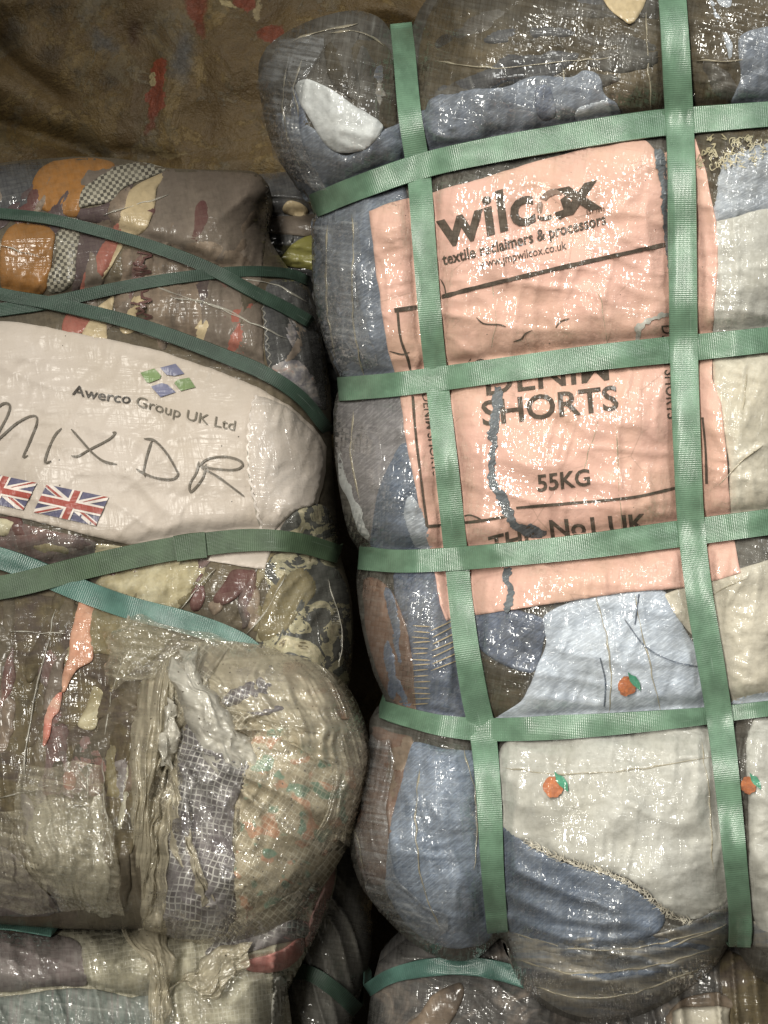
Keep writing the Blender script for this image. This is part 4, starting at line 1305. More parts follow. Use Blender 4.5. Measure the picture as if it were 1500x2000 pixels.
for l_ in ([(860, 545), (868, 560), (872, 580), (882, 576), (900, 572)], [(930, 620), (945, 632), (975, 634), (988, 638)], [(1002, 668), (1018, 662), (1026, 652), (1040, 645)],
                      [(1085, 640), (1095, 628), (1112, 622)], [(925, 708), (940, 702), (960, 706), (975, 702), (990, 712)], [(898, 1012), (915, 1006), (930, 1010), (945, 1018)],
                      [(760, 686), (785, 692), (800, 688)], [(920, 700), (912, 714)]):
    strokes('crack', sr, [l_], 3, M['ink'], lab, LO, taper=True)

film_sheet('film_sheet', rb, sr, [((530, 78), (640, 70), 0.001), ((508, 130), (600, 150), 0.004), ((512, 210), (590, 230), 0.005), ((534, 290), (606, 310), 0.004), ((576, 352), (640, 372), 0.001)], M['film_clear'], 0.003, 4, 0.0045, 51, nu=50)
film_sheet('film_sheet', rb, sr, [((730, 1440), (770, 1450), 0.001), ((706, 1540), (760, 1560), 0.003), ((694, 1640), (760, 1660), 0.003), ((742, 1770), (800, 1740), 0.003), ((840, 1850), (880, 1790), 0.001)], M['film_clear'], 0.003, 4, 0.0045, 53, nu=40)
film_sheet('film_sheet', rb, sr, [((616, 440), (700, 430), 0.001), ((618, 540), (700, 540), 0.002), ((630, 640), (712, 630), 0.002), ((662, 726), (740, 720), 0.001)], M['film_clear'], 0.002, 4, 0.0045, 54, nu=50)
# straps of the right bale
ST = lambda L_, w_, m, off, par=rb, sf=sr, **k: strap('strap', sf, L_, w_, M[m], par, off, **k)
ST(A_LINE, (42, 46, 46, 44, 46, 46, 52, 48, 40), 'strap', 0.0046, wrap0=True, wrap1=True, smooth_n=27)
ST(H1, (46, 50, 52, 48), 'strap', 0.0064, wrap1=False, smooth_n=27)
ST(H2, (46, 48, 52, 48), 'strap', 0.0064, wrap1=False, smooth_n=27)
ST(H3, (44, 46, 52, 50), 'strap', 0.0064, wrap1=False, smooth_n=27)
ST(H4, (34, 44, 48, 40, 30, 30), 'strap', 0.0048, wrap1=False, smooth_n=27)
ST(B_LINE, (54, 54, 54, 54, 52, 52, 48, 42), 'strap', 0.0080, wrap0=False, wrap1=True, smooth_n=27)

def crease(sf, parent, L, w_=6, h=0.0016, mat='film_dense'):
    L = cr(L, 5)
    n = len(L)
    L = L + (np.stack([vnoise(np.arange(n) / 4.0, np.zeros(n), n), vnoise(np.arange(n) / 4.0, np.ones(n), n + 3)], 1) - 0.5) * 4
    t = np.gradient(L, axis=0)
    t /= np.hypot(*t.T)[:, None] + 1e-9
    nr = np.stack([-t[:, 1], t[:, 0]], 1)
    ww = w_ * (0.4 + vnoise(np.arange(n) / 5.0, np.zeros(n), 7)) * np.clip(np.minimum(np.arange(n), np.arange(n)[::-1]) / 5.0 + 0.1, 0, 1)
    ks = [-0.5, -0.22, 0.0, 0.22, 0.5]
    hs = [0.0, 0.7, 1.0, 0.6, 0.0]
    hv = h * np.clip(ww / w_, 0, 1.2)
    V, U = [], []
    for k, q in zip(ks, hs):
        Pk = L + nr * (ww * k)[:, None]
        V.append(unproj(Pk, sf.y(Pk) - (0.0034 * squash(sf, Pk)) - hv * q + (0.0010 if q == 0 else 0)))
        U.append(uvof(Pk))
    V, U = np.stack(V, 1), np.stack(U, 1)
    idx = np.arange(n * 5).reshape(n, 5)
    Q_ = np.stack([idx[:-1, :-1], idx[1:, :-1], idx[1:, 1:], idx[:-1, 1:]], -1).reshape(-1, 4)
    return link('film_crease', mk_mesh('film_crease', V.reshape(-1, 3), [Q_], U.reshape(-1, 2)), M[mat], parent)


for L_ in [[(1162, 1160), (1180, 1220), (1192, 1300), (1190, 1400)], [(1238, 1160), (1256, 1240), (1275, 1320), (1290, 1396)], [(1150, 470), (1168, 560), (1182, 640), (1188, 700)],
           [(1190, 770), (1204, 850), (1208, 940), (1214, 1040)], [(1296, 290), (1306, 380), (1314, 470), (1318, 560)], [(688, 420), (690, 500), (688, 600), (700, 690), (712, 740)],
           [(640, 440), (636, 540), (640, 620), (656, 700)], [(1118, 1000), (1145, 900), (1175, 800)], [(1394, 960), (1440, 910), (1490, 870)], [(1352, 1190), (1410, 1150), (1460, 1130)],
           [(980, 1500), (1120, 1512), (1260, 1500), (1400, 1478)], [(560, 130), (552, 190), (560, 260), (590, 340)], [(590, 110), (574, 170), (584, 230)], [(640, 66), (700, 60), (752, 90)],
           [(570, 80), (630, 60), (700, 44)], [(850, 120), (980, 132), (1120, 118), (1290, 112)], [(1360, 118), (1420, 120), (1490, 108)], [(1100, 130), (1104, 180), (1098, 240)],
           [(1262, 20), (1266, 120), (1272, 220)], [(960, 540), (968, 620), (960, 690)], [(1000, 1820), (1110, 1852), (1240, 1852), (1400, 1815)], [(1010, 1872), (1110, 1900), (1260, 1890), (1405, 1850)],
           [(1040, 1925), (1130, 1950), (1250, 1936), (1370, 1890)], [(820, 1500), (812, 1600), (824, 1720), (860, 1820)], [(700, 1500), (690, 1600), (710, 1700)], [(905, 1460), (930, 1560), (928, 1700)],
           [(1370, 1450), (1386, 1560), (1392, 1700)], [(1460, 720), (1452, 800)], [(690, 800), (684, 880), (702, 980)], [(1310, 1850), (1420, 1805)]]:
    crease(sr, rb, L_, 3.6, 0.0006, 'film')

# ================================================================ LEFT BALE (mixed clothes)
L1 = [(-60, 412), (20, 418), (100, 428), (190, 450), (300, 482), (400, 520), (500, 572), (560, 602), (606, 628)]
L2 = [(-60, 612), (20, 602), (100, 590), (230, 562), (350, 542), (470, 530), (560, 533), (603, 548)]
L3 = [(-60, 560), (20, 578), (100, 592), (230, 622), (330, 654), (430, 692), (520, 730), (590, 778), (640, 838)]
L4 = [(-60, 1158), (40, 1140), (130, 1117), (230, 1093), (350, 1070), (480, 1055), (580, 1060), (662, 1082)]
L5 = [(-60, 1072), (40, 1104), (150, 1150), (250, 1186), (350, 1212), (436, 1240), (490, 1270), (540, 1330)]
sl = Surf(
    left=[(-160, 330), (-170, 600), (-170, 1100), (-160, 1500), (-120, 1800)],
    right=[(512, 345), (528, 375), (522, 450), (560, 520), (603, 560), (628, 660), (645, 760), (646, 840), (650, 920), (656, 1000), (664, 1082), (684, 1160), (690, 1240), (682, 1330), (650, 1450), (600, 1600), (520, 1760)],
    top=[(-160, 330), (-40, 322), (60, 312), (160, 306), (250, 312), (330, 328), (430, 332), (490, 334), (512, 345)],
    bottom=[(-120, 1800), (0, 1806), (150, 1815), (330, 1812), (520, 1760)],
    yE=(0.115, 0.0, -0.00006), T=0.09, R=150, pw=2.0)
for L_, G_, f_, s_ in [(L1, 0.010, 12, 26), (L2, 0.008, 12, 24), (L3, 0.008, 12, 30), (L4, 0.012, 22, 30), (L5, 0.008, 20, 30)]:
    sl.grooves.append((cr(L_, 14), G_, f_, s_))
sl.lump = 0.003
sl.bumps = [(100, 1650, 120, 150, 0.03), (300, 900, 400, 160, 0.006), (260, 1500, 50, 240, 0.02)]
sl.radial = [(330, 1400, 30, 0.007, 9, 260)]
sl.folds = [(15, 160, 40, 0.0016, 21), (-50, 90, 28, 0.0010, 22), (80, 220, 20, 0.0060, 23, (160, 1640, 170, 190)), (-60, 110, 24, 0.006, 24, (560, 1180, 120, 110)),
            (60, 70, 20, 0.004, 25, (600, 1020, 60, 40)), (78, 180, 18, 0.005, 26, (600, 700, 60, 110)), (-70, 80, 20, 0.004, 27, (340, 1160, 180, 60))]
for L_ in [[(495, 770), (486, 830), (484, 880), (490, 940), (505, 1000), (515, 1040)], [(255, 1180), (235, 1280), (210, 1370)], [(110, 1180), (80, 1300), (55, 1420), (45, 1520)],
           [(330, 860), (420, 850), (490, 870)], [(20, 1232), (130, 1236)]]:
    sl.ridges.append((cr(L_, 10), 0.0014, 4))
lb = empty('clothing_bale', 'bale of mixed dresses with white hand-marked sack label and twisted film mouth', 'bale', (260, 1820), 0.1)
body('film_wrap', sl, M['body_l'], lb, 230, 460, depth=0.2, uvdeg=0)
Q = lambda name, pts, mat, off=0.0012, **k: patch(name, sl, pts, M[mat], lb, off, **k)
scraps(sl, lb, [(-20, 325), (500, 345), (515, 500), (300, 470), (-20, 410)], 10, ['body_l', 'taupe', 'plum', 'taupe2', 'maroon'], 105, 130, 36, 11)
scraps(sl, lb, [(150, 480), (500, 560), (515, 730), (150, 630)], 12, ['taupe2', 'taupe', 'plum', 'body_l', 'redbrown', 'cream'], 105, 120, 30, 12)
scraps(sl, lb, [(520, 560), (600, 580), (640, 800), (560, 740)], 6, ['blackcloth', 'taupe', 'plum', 'purple'], 70, 110, 24, 13)
scraps(sl, lb, [(0, 1010), (190, 1060), (190, 1100), (0, 1080)], 6, ['redbrown', 'maroon', 'olive', 'plum', 'blackcloth'], 20, 90, 28, 14)
scraps(sl, lb, [(200, 1090), (540, 1080), (520, 1230), (220, 1170)], 12, ['yellowcloth', 'olive', 'cream', 'taupe2', 'redbrown', 'maroon'], 115, 110, 26, 15)
scraps(sl, lb, [(-20, 1150), (300, 1220), (280, 1560), (-20, 1560)], 20, ['brownweave', 'body_l', 'redbrown', 'olive', 'taupe2'], 100, 190, 48, 16, 0.0016)
scraps(sl, lb, [(-20, 1480), (250, 1480), (250, 1780), (-20, 1780)], 14, ['brownweave', 'dirtyweave', 'lilac', 'lobe_grey', 'body_l'], 88, 170, 34, 17, 0.0016)
# top cell
Q('olive_garment', [(-120, 332), (0, 324), (80, 316), (68, 360), (66, 405), (30, 412), (-120, 400)], 'blackcloth', 0.0008)
Q('mustard_garment', [(66, 400), (68, 345), (100, 318), (160, 308), (212, 312), (222, 330), (180, 352), (158, 390), (152, 424), (110, 418)], 'mustard', 0.0016)
Q('check_garment', [(154, 404), (160, 368), (200, 340), (232, 322), (280, 318), (325, 330), (290, 348), (246, 366), (216, 392), (175, 402)], 'houndstooth', 0.0022)
Q('plum_garment', [(152, 408), (200, 400), (245, 368), (260, 360), (236, 400), (226, 446), (190, 436), (150, 426)], 'plum', 0.0012)
Q('taupe_garment', [(318, 332), (400, 334), (488, 338), (518, 352), (524, 380), (520, 440), (516, 500), (500, 560), (420, 520), (330, 484), (262, 462), (290, 440), (306, 380)], 'taupe', 0.0014)
Q('maroon_garment', [(372, 398), (400, 386), (415, 410), (402, 450), (382, 478), (362, 470), (368, 430)], 'maroon', 0.0026)
Q('cream_garment', [(326, 340), (306, 342), (268, 362), (242, 388), (232, 420), (230, 452), (258, 462), (286, 446), (302, 404), (306, 372)], 'cream', 0.003)
Q('gold_trim', [(300, 480), (350, 470), (420, 470), (470, 492), (500, 520), (480, 540), (400, 514)], 'taupe2', 0.0028)
# second cell
Q('mustard_garment', [(4, 470), (30, 436), (70, 438), (106, 452), (102, 500), (96, 540), (84, 576), (40, 572), (4, 560)], 'mustard', 0.0016)
Q('check_garment', [(112, 454), (130, 446), (154, 454), (150, 500), (146, 540), (130, 566), (100, 572), (92, 548), (108, 500)], 'houndstooth', 0.0020)
Q('plum_garment', [(152, 458), (210, 466), (196, 500), (166, 552), (140, 572), (148, 510)], 'plum', 0.001)
Q('coral_garment', [(200, 470), (232, 474), (222, 500), (210, 530), (186, 556), (158, 572), (164, 530), (186, 500)], 'coral', 0.002)
Q('coral_garment', [(222, 440), (232, 432), (236, 452), (232, 470), (216, 462)], 'coral', 0.0035, g=6)
Q('cream_garment', [(228, 478), (240, 480), (224, 510), (200, 545), (192, 548), (214, 512)], 'cream', 0.0026, g=6)
Q('printed_garment', [(244, 488), (300, 500), (300, 540), (290, 600), (250, 612), (222, 600), (236, 540)], 'taupe2', 0.001)
strokes('zigzag_print', sl, [[(268 + 14 * math.sin(k_ * 1.9), 492 + k_ * 11), (286 + 10 * math.cos(k_ * 2.3), 498 + k_ * 11), (272 + 8 * math.cos(k_), 504 + k_ * 11)] for k_ in range(12)], 4, M['maroon'], lb, 0.0042)
Q('grey_garment', [(302, 498), (360, 506), (400, 524), (400, 640), (380, 664), (300, 636), (288, 610)], 'taupe2', 0.0012)
# third cell
Q('coral_garment', [(140, 604), (182, 612), (172, 640), (150, 654), (122, 648), (128, 620)], 'coral', 0.002)
Q('cream_garment', [(186, 606), (218, 578), (222, 590), (208, 640), (206, 664), (162, 656), (164, 640)], 'cream', 0.0026)
Q('taupe_garment', [(400, 548), (500, 590), (512, 610), (516, 700), (524, 748), (440, 696), (392, 668)], 'taupe', 0.0014)
Q('coral_garment', [(452, 606), (482, 590), (496, 594), (492, 690), (486, 716), (452, 700), (440, 690), (446, 640)], 'coral', 0.0026)
Q('black_garment', [(520, 560), (560, 545), (598, 566), (622, 650), (638, 740), (636, 800), (580, 760), (528, 722), (516, 640)], 'blackcloth', 0.0008)
Q('grey_loop', [(560, 606), (586, 610), (598, 640), (594, 676), (570, 708), (552, 706), (572, 670), (578, 640)], 'taupe', 0.0026)
Q('purple_garment', [(530, 724), (560, 700), (600, 712), (620, 752), (628, 798), (590, 770)], 'purple', 0.003)
# torn zig-zag film edge
for l_ in ([(524 - 2 + 3 * ((k_ % 2) * 2 - 1), 362 + k_ * 8) for k_ in range(13)], [(512 + 3 * ((k_ % 2) * 2 - 1) + k_ * 1.0, 588 + k_ * 8) for k_ in range(18)]):
    strokes('sack_edge', sl, [l_], 2.0, M['fringe'], lb, 0.003)
# white label
wl = Q('printed_label', [(-130, 606), (0, 626), (90, 638), (170, 655), (250, 670), (330, 690), (420, 722), (500, 756), (570, 794), (612, 832), (638, 872), (636, 920), (628, 960), (620, 990), (590, 1000), (562, 1020), (545, 1050), (528, 1080), (518, 1112),
                         (460, 1104), (400, 1093), (300, 1072), (190, 1050), (90, 1024), (0, 1003), (-130, 975)], 'whitelabel', 0.0036, smooth=False, thick=0.0003, wr=0.0, soft=4)
wl['label'] = 'off-white woven sack label with printed text, marker pen letters and two flags'
WO = 0.0036
W_ = lambda s, a, b, up, m, bold=0.0, **k: text('lettering', sl, s, a, b, up, M[m], wl, WO, bold, **k)
W_('Awerco', (140, 770), (254, 788), (3, -19), 'txt_dark', 0.012, bend=2)
W_('Group UK Ltd', (265, 792), (458, 841), (3, -19), 'txt_grey', 0.004, bend=2)
z1 = lambda pts: [(x / 3.75, 640 + y / 3.75) for x, y in pts]
z2 = lambda pts: [(x / 2.143, 600 + y / 2.143) for x, y in pts]
polys('emblem', sl, [z1([(1027, 330), (1130, 298), (1180, 350), (1170, 375), (1095, 403), (1075, 400)]), z1([(1275, 405), (1300, 380), (1385, 365), (1432, 435), (1325, 463)])], M['logo_green'], wl, WO)
polys('emblem', sl, [z1([(1172, 293), (1285, 263), (1350, 337), (1275, 352), (1220, 345)]), z1([(1105, 430), (1185, 405), (1225, 415), (1287, 472), (1175, 508)])], M['logo_blue'], wl, WO)
strokes('handwriting', sl, [z1([(-110, 800), (-60, 650), (0, 570), (45, 552), (72, 575), (55, 640), (0, 745), (-60, 850)]),
                            z1([(-60, 850), (0, 805), (120, 700), (220, 648), (268, 655), (262, 720), (210, 850), (170, 945), (205, 935)]),
                            z1([(450, 735), (400, 790), (350, 900), (330, 985), (375, 975)]),
                            z1([(520, 742), (590, 820), (680, 920), (760, 978), (855, 1000)]),
                            z1([(822, 768), (845, 765), (800, 815), (650, 895), (570, 940), (520, 938)]),
                            z1([(1112, 826), (1075, 940), (1052, 1050), (1062, 1092)]),
                            z1([(1052, 812), (1130, 826), (1220, 920), (1290, 1040), (1302, 1078), (1260, 1110), (1160, 1104), (1060, 1070), (995, 1033)]),
                            z2([(862, 655), (848, 715), (800, 772), (794, 740), (822, 690), (832, 645)]),
                            z2([(832, 665), (870, 635), (940, 625), (1000, 640), (1015, 662), (980, 680), (900, 676), (842, 668), (915, 712), (1022, 792)])], 4.2, M['marker'], wl, WO, taper=True)


def flag(quad):
    TL, TR, BR, BL = [np.array(q, float) for q in quad]

    def mp(pts):
        out = []
        for x, y in pts:
            u, v = x / 60, y / 30
            out.append(tuple((1 - v) * ((1 - u) * TL + u * TR) + v * ((1 - u) * BL + u * BR)))
        return out
    f = polys('flag', sl, [mp([(0, 0), (60, 0), (60, 30), (0, 30)])], M['flag_blue'], wl, WO)
    polys('diagonal_cross', sl, [mp([(0, 0), (6.7, 0), (60, 26.6), (60, 30), (53.3, 30), (0, 3.4)])], M['flag_white'], f, WO + 0.0002)
    polys('diagonal_cross', sl, [mp([(60, 0), (60, 3.4), (6.7, 30), (0, 30), (0, 26.6), (53.3, 0)])], M['flag_white'], f, WO + 0.0004)
    polys('red_diagonal', sl, [mp([(0, 0), (30, 15), (25.5, 15), (0, 2.24)]), mp([(60, 0), (34.5, 12.7), (30, 15), (55.5, 0)][:4]), mp([(60, 30), (30, 15), (34.5, 15), (60, 27.8)]), mp([(0, 30), (4.5, 30), (34, 15), (30, 15)])],
          M['flag_red'], f, WO + 0.0006)
    polys('upright_cross', sl, [mp([(25, 0), (35, 0), (35, 10), (60, 10), (60, 20), (35, 20), (35, 30), (25, 30), (25, 20), (0, 20), (0, 10), (25, 10)])], M['flag_white'], f, WO + 0.0008)
    polys('red_cross', sl, [mp([(27, 0), (33, 0), (33, 12), (60, 12), (60, 18), (33, 18), (33, 30), (27, 30), (27, 18), (0, 18), (0, 12), (27, 12)])], M['flag_red'], f, WO + 0.0010)


M['sack_gloss'] = wrapped('glossy_sack_end', c_white, deg=-14, weave=0.8, crinkle=1.4, coat=1.0, rough=0.22, cell=(190, 130), milk=0.06, streak=0.6, milkcol=(0.66, 0.64, 0.64))
patch('crumpled_end', sl, [(500, 775), (560, 796), (606, 838), (630, 876), (628, 930), (614, 984), (580, 996), (552, 1020), (530, 1046), (514, 1040), (502, 1000), (490, 940), (486, 880), (488, 830)], M['sack_gloss'], wl, 0.0082, wr=0.003, thick=0.0002)
strokes('torn_seam', sl, [[(x_ + 3 * math.sin(k_ * 2.1), y_) for k_, (x_, y_) in enumerate(cr([(499, 772), (488, 830), (485, 880), (490, 940), (503, 1000), (516, 1046)], 7))]], 4.5, M['flag_white'], wl, WO + 0.0012)
flag([(91, 946), (212, 971), (187, 1027), (65, 1000)])
flag([(-49, 918), (72, 943), (45, 996), (-76, 971)])
# below the label
Q('yellow_garment', [(-100, 1000), (0, 1012), (30, 1018), (22, 1036), (0, 1048), (-100, 1040)], 'yellowcloth', 0.002)
Q('dark_print_garment', [(20, 1022), (100, 1036), (190, 1060), (190, 1110), (90, 1122), (20, 1096), (-100, 1060), (0, 1050)], 'redbrown', 0.001)
Q('pale_garment', [(188, 1062), (300, 1082), (320, 1090), (192, 1104)], 'yellowcloth', 0.0016)
Q('camo_garment', [(548, 1048), (556, 1020), (580, 996), (606, 984), (640, 994), (654, 1030), (650, 1062), (600, 1054)], 'camo', 0.0046)
Q('cream_garment', [(250, 1108), (330, 1092), (400, 1100), (380, 1150), (330, 1200), (250, 1170), (190, 1150), (200, 1124)], 'yellowcloth', 0.0014)
Q('maroon_garment', [(456, 1112), (498, 1116), (480, 1150), (440, 1180), (416, 1172), (436, 1140)], 'maroon', 0.0026)
Q('camo_garment', [(516, 1104), (560, 1078), (620, 1082), (660, 1110), (684, 1180), (686, 1260), (678, 1340), (600, 1330), (540, 1290), (500, 1250), (530, 1180)], 'camo', 0.0018)
Q('olive_garment', [(520, 1160), (556, 1120), (600, 1112), (620, 1150), (590, 1200), (540, 1250), (504, 1244)], 'olive', 0.0036)
# below the straps
Q('brown_garment', [(-120, 1170), (60, 1160), (150, 1180), (330, 1240), (330, 1400), (280, 1600), (200, 1700), (-120, 1700)], 'brownweave', 0.0006)
Q('cream_lining', [(180, 1176), (260, 1204), (330, 1228), (320, 1270), (240, 1330), (210, 1360), (230, 1290), (176, 1262)], 'olive', 0.005)
Q('peach_garment', [(160, 1168), (192, 1176), (176, 1230), (182, 1286), (150, 1310), (124, 1352), (120, 1330), (134, 1280), (140, 1230), (150, 1190)], 'peach', 0.0064)
Q('pink_garment', [(134, 1270), (124, 1300), (122, 1350), (96, 1386), (84, 1384), (100, 1310), (118, 1280)], 'taupe', 0.006)
Q('striped_garment', [(104, 1358), (122, 1352), (116, 1390), (104, 1404), (96, 1440), (84, 1456), (88, 1400)], 'peachstripe', 0.0066, g=6)
Q('yellow_garment', [(186, 1340), (202, 1352), (194, 1380), (184, 1424), (154, 1418), (162, 1394), (176, 1360)], 'yellowcloth', 0.006)
Q('red_button', [(122, 1512), (140, 1506), (148, 1522), (142, 1542), (126, 1538)], 'coral', 0.0062, g=5)
Q('grimy_weave', [(60, 1600), (90, 1568), (140, 1560), (180, 1600), (200, 1700), (220, 1790), (140, 1760), (80, 1710), (56, 1660)], 'dirtyweave', 0.005, soft=24, thick=0.002, wr=0.006, jagged=7)
Q('lilac_garment', [(-120, 1630), (0, 1650), (50, 1700), (110, 1780), (0, 1790), (-120, 1790)], 'lilac', 0.005)
# straps
SL = lambda L_, w_, m, off, **k: ST(L_, w_, m, off, par=lb, sf=sl, **k)
SL(L2, (26, 24, 22, 18), 'strap_dark', 0.0036, wrap0=False, smooth_n=27)
SL(L1, (20, 22, 24, 24), 'strap_dark', 0.0050, wrap0=False, smooth_n=27)
SL(L3, (24, 25, 27, 28, 24), 'strap_dark', 0.0062, wrap0=False, smooth_n=27)
SL(L5, (42, 44, 44, 36), 'strap_teal', 0.0034, wrap0=False, wrap1=False, smooth_n=27)
SL(L4, (46, 46, 46, 44, 36), 'strap_olive', 0.0062, wrap0=False, smooth_n=27)
strap('strap_splice', sl, [(342, 1072), (372, 1067), (402, 1064)], 50, M['strap_olive'], lb, 0.0076, wrap0=False, wrap1=False, smooth_n=3)

for L_ in [[(255, 1180), (238, 1280), (215, 1370), (205, 1440)], [(108, 1190), (82, 1300), (60, 1400), (44, 1520)], [(20, 1234), (130, 1238)], [(0, 1560), (60, 1545), (110, 1530)], [(330, 580), (430, 600), (510, 640)],
           [(0, 480), (80, 500)], [(200, 420), (330, 380)], [(470, 545), (540, 556), (600, 590)], [(300, 560), (420, 600), (560, 660)], [(560, 1120), (520, 1190), (480, 1240)], [(600, 1010), (580, 1050)], [(420, 1110), (350, 1190)],
           [(640, 1130), (668, 1220), (664, 1300)], [(170, 1500), (176, 1600), (200, 1700)], [(200, 1480), (206, 1580), (222, 1690)], [(270, 650), (400, 690)], [(496, 780), (486, 850), (486, 920), (500, 1000), (516, 1040)]]:
    crease(sl, lb, L_, 3.2, 0.0005)

# tied mouth of the sack
st_ = Surf(
    left=[(300, 1275), (262, 1330), (236, 1420), (222, 1540), (228, 1660), (250, 1760), (290, 1815)],
    right=[(590, 1272), (650, 1310), (695, 1370), (722, 1450), (724, 1520), (706, 1600), (676, 1660), (640, 1720), (590, 1800)],
    top=[(300, 1275), (360, 1248), (430, 1238), (510, 1246), (590, 1272)],
    bottom=[(290, 1815), (350, 1842), (430, 1850), (520, 1835), (590, 1800)],
    yE=(0.055, 0, 0), T=0.115, R=190, pw=2.0)
st_.folds = [(80, 260, 26, 0.007, 31, (330, 1560, 90, 260)), (50, 90, 45, 0.004, 32), (42, 120, 26, 0.003, 33, (600, 1400, 120, 160)), (-30, 130, 22, 0.004, 34, (430, 1780, 150, 70)), (112, 110, 34, 0.005, 35, (430, 1550, 90, 220))]
st_.grooves = [(cr([(335, 1400), (330, 1500), (318, 1620), (300, 1780)], 12), 0.022, 3, 18), (cr([(420, 1300), (470, 1390), (520, 1440)], 12), 0.006, 2, 20)]
st_.radial = [(335, 1440, 34, 0.016, 5, 330)]
tied = body('tied_end', st_, M['lobe'], lb, 230, 260, depth=0.10)
R_ = lambda name, pts, mat, off=0.001, **k: patch(name, st_, pts, M[mat], tied, off, **k)
R_('lilac_lining', [(352, 1420), (400, 1410), (450, 1470), (490, 1500), (470, 1560), (458, 1640), (455, 1760), (440, 1820), (360, 1830), (290, 1800), (300, 1660), (340, 1560)], 'lobe_grey', 0.001, jagged=9, jscale=40, soft=14)
R_('floral_lining', [(476, 1500), (510, 1430), (580, 1420), (660, 1450), (690, 1520), (680, 1600), (630, 1690), (560, 1750), (470, 1790), (462, 1700), (466, 1600)], 'lobe_floral', 0.0008, soft=20, jagged=6)
R_('rusty_lining', [(560, 1290), (620, 1310), (670, 1360), (690, 1400), (640, 1400), (590, 1370), (556, 1330)], 'lobe_orange', 0.001, soft=26)
R_('dark_lining', [(440, 1320), (520, 1300), (580, 1350), (560, 1400), (480, 1390), (432, 1370)], 'lobe_grey', 0.001, soft=20)


film_sheet('film_pleat', tied, st_, [((262, 1250), (352, 1246), 0.004), ((222, 1330), (330, 1330), 0.016), ((214, 1430), (322, 1430), 0.022), ((232, 1540), (300, 1540), 0.02), ((228, 1660), (296, 1650), 0.018), ((232, 1740), (288, 1740), 0.01), ((222, 1800), (300, 1800), 0.002)],
           M['film'], 0.006, 5, 0.002, 1)
film_sheet('film_pleat', tied, st_, [((288, 1560), (340, 1550), 0.006), ((286, 1650), (336, 1640), 0.012), ((278, 1740), (322, 1740), 0.010), ((270, 1830), (330, 1830), 0.002)], M['film'], 0.005, 3, 0.002, 4)
film_sheet('film_twist', tied, st_, [((326, 1286), (358, 1292), 0.024), ((322, 1318), (374, 1318), 0.030), ((340, 1360), (400, 1340), 0.030), ((366, 1412), (436, 1372), 0.026), ((392, 1462), (462, 1404), 0.018), ((424, 1506), (486, 1446), 0.010), ((470, 1540), (504, 1500), 0.002)],
           M['film_dense'], 0.004, 2.2, 0.001, 7, nu=36)
film_sheet('film_twist', tied, st_, [((352, 1268), (382, 1262), 0.020), ((350, 1300), (388, 1296), 0.026), ((358, 1340), (392, 1336), 0.022), ((384, 1376), (420, 1350), 0.012), ((420, 1400), (452, 1376), 0.004)], M['film_dense'], 0.004, 2.0, 0.003, 9, nu=36)
film_sheet('film_twist', tied, st_, [((326, 1370), (340, 1366), 0.016), ((318, 1410), (344, 1404), 0.024), ((310, 1444), (352, 1432), 0.026), ((310, 1470), (338, 1470), 0.026), ((318, 1494), (336, 1496), 0.022)], M['film_dense'], 0.004, 1.7, 0.003, 12, nu=30, nv=60)
film_sheet('film_pleat', tied, st_, [((322, 1500), (346, 1500), 0.006), ((328, 1580), (366, 1580), 0.010), ((336, 1640), (384, 1640), 0.010), ((362, 1700), (402, 1700), 0.008), ((392, 1770), (420, 1760), 0.002)], M['film'], 0.004, 2.5, 0.002, 15, nu=40)
film_sheet('film_sheet', tied, st_, [((392, 1266), (590, 1270), 0.000), ((384, 1310), (640, 1330), 0.008), ((400, 1350), (668, 1400), 0.008), ((440, 1392), (680, 1470), 0.003), ((500, 1420), (690, 1520), 0.0)], M['film'], 0.005, 6, 0.002, 18)
film_sheet('film_sheet', lb, sl, [((250, 1196), (330, 1222), 0.004), ((214, 1250), (470, 1252), 0.010), ((206, 1290), (500, 1268), 0.012), ((214, 1340), (330, 1330), 0.02)], M['film_thin'], 0.004, 6, 0.004, 21)

film_sheet('film_pleat', tied, st_, [((520, 1262), (600, 1280), 0.001), ((600, 1330), (672, 1350), 0.004), ((640, 1430), (706, 1430), 0.004), ((650, 1530), (712, 1540), 0.003), ((610, 1640), (676, 1650), 0.001)], M['film_thin'], 0.004, 5, 0.002, 24)
film_sheet('film_pleat', lb, sl, [((40, 1500), (200, 1490), 0.002), ((30, 1580), (210, 1570), 0.006), ((50, 1680), (224, 1680), 0.006), ((120, 1780), (240, 1784), 0.002)], M['film_thin'], 0.006, 7, 0.006, 25)
film_sheet('film_pleat', lb, sl, [((-60, 1560), (40, 1590), 0.002), ((-60, 1660), (70, 1680), 0.006), ((-60, 1770), (110, 1785), 0.002)], M['film_thin'], 0.006, 6, 0.006, 26)

# ================================================================ bales below and behind
def simple_bale(name, label, pts4, yE, T, R, mat, folds, at, nu=150, nv=150, depth=0.12, grooves=()):
    s = Surf(*pts4, yE=yE, T=T, R=R)
    s.folds = folds
    s.grooves = list(grooves)
    e = empty(name, label, 'bale', at, yE[0] + 0.02)
    b = body('film_wrap', s, M[mat], e, nu, nv, depth=depth)
    return s, e


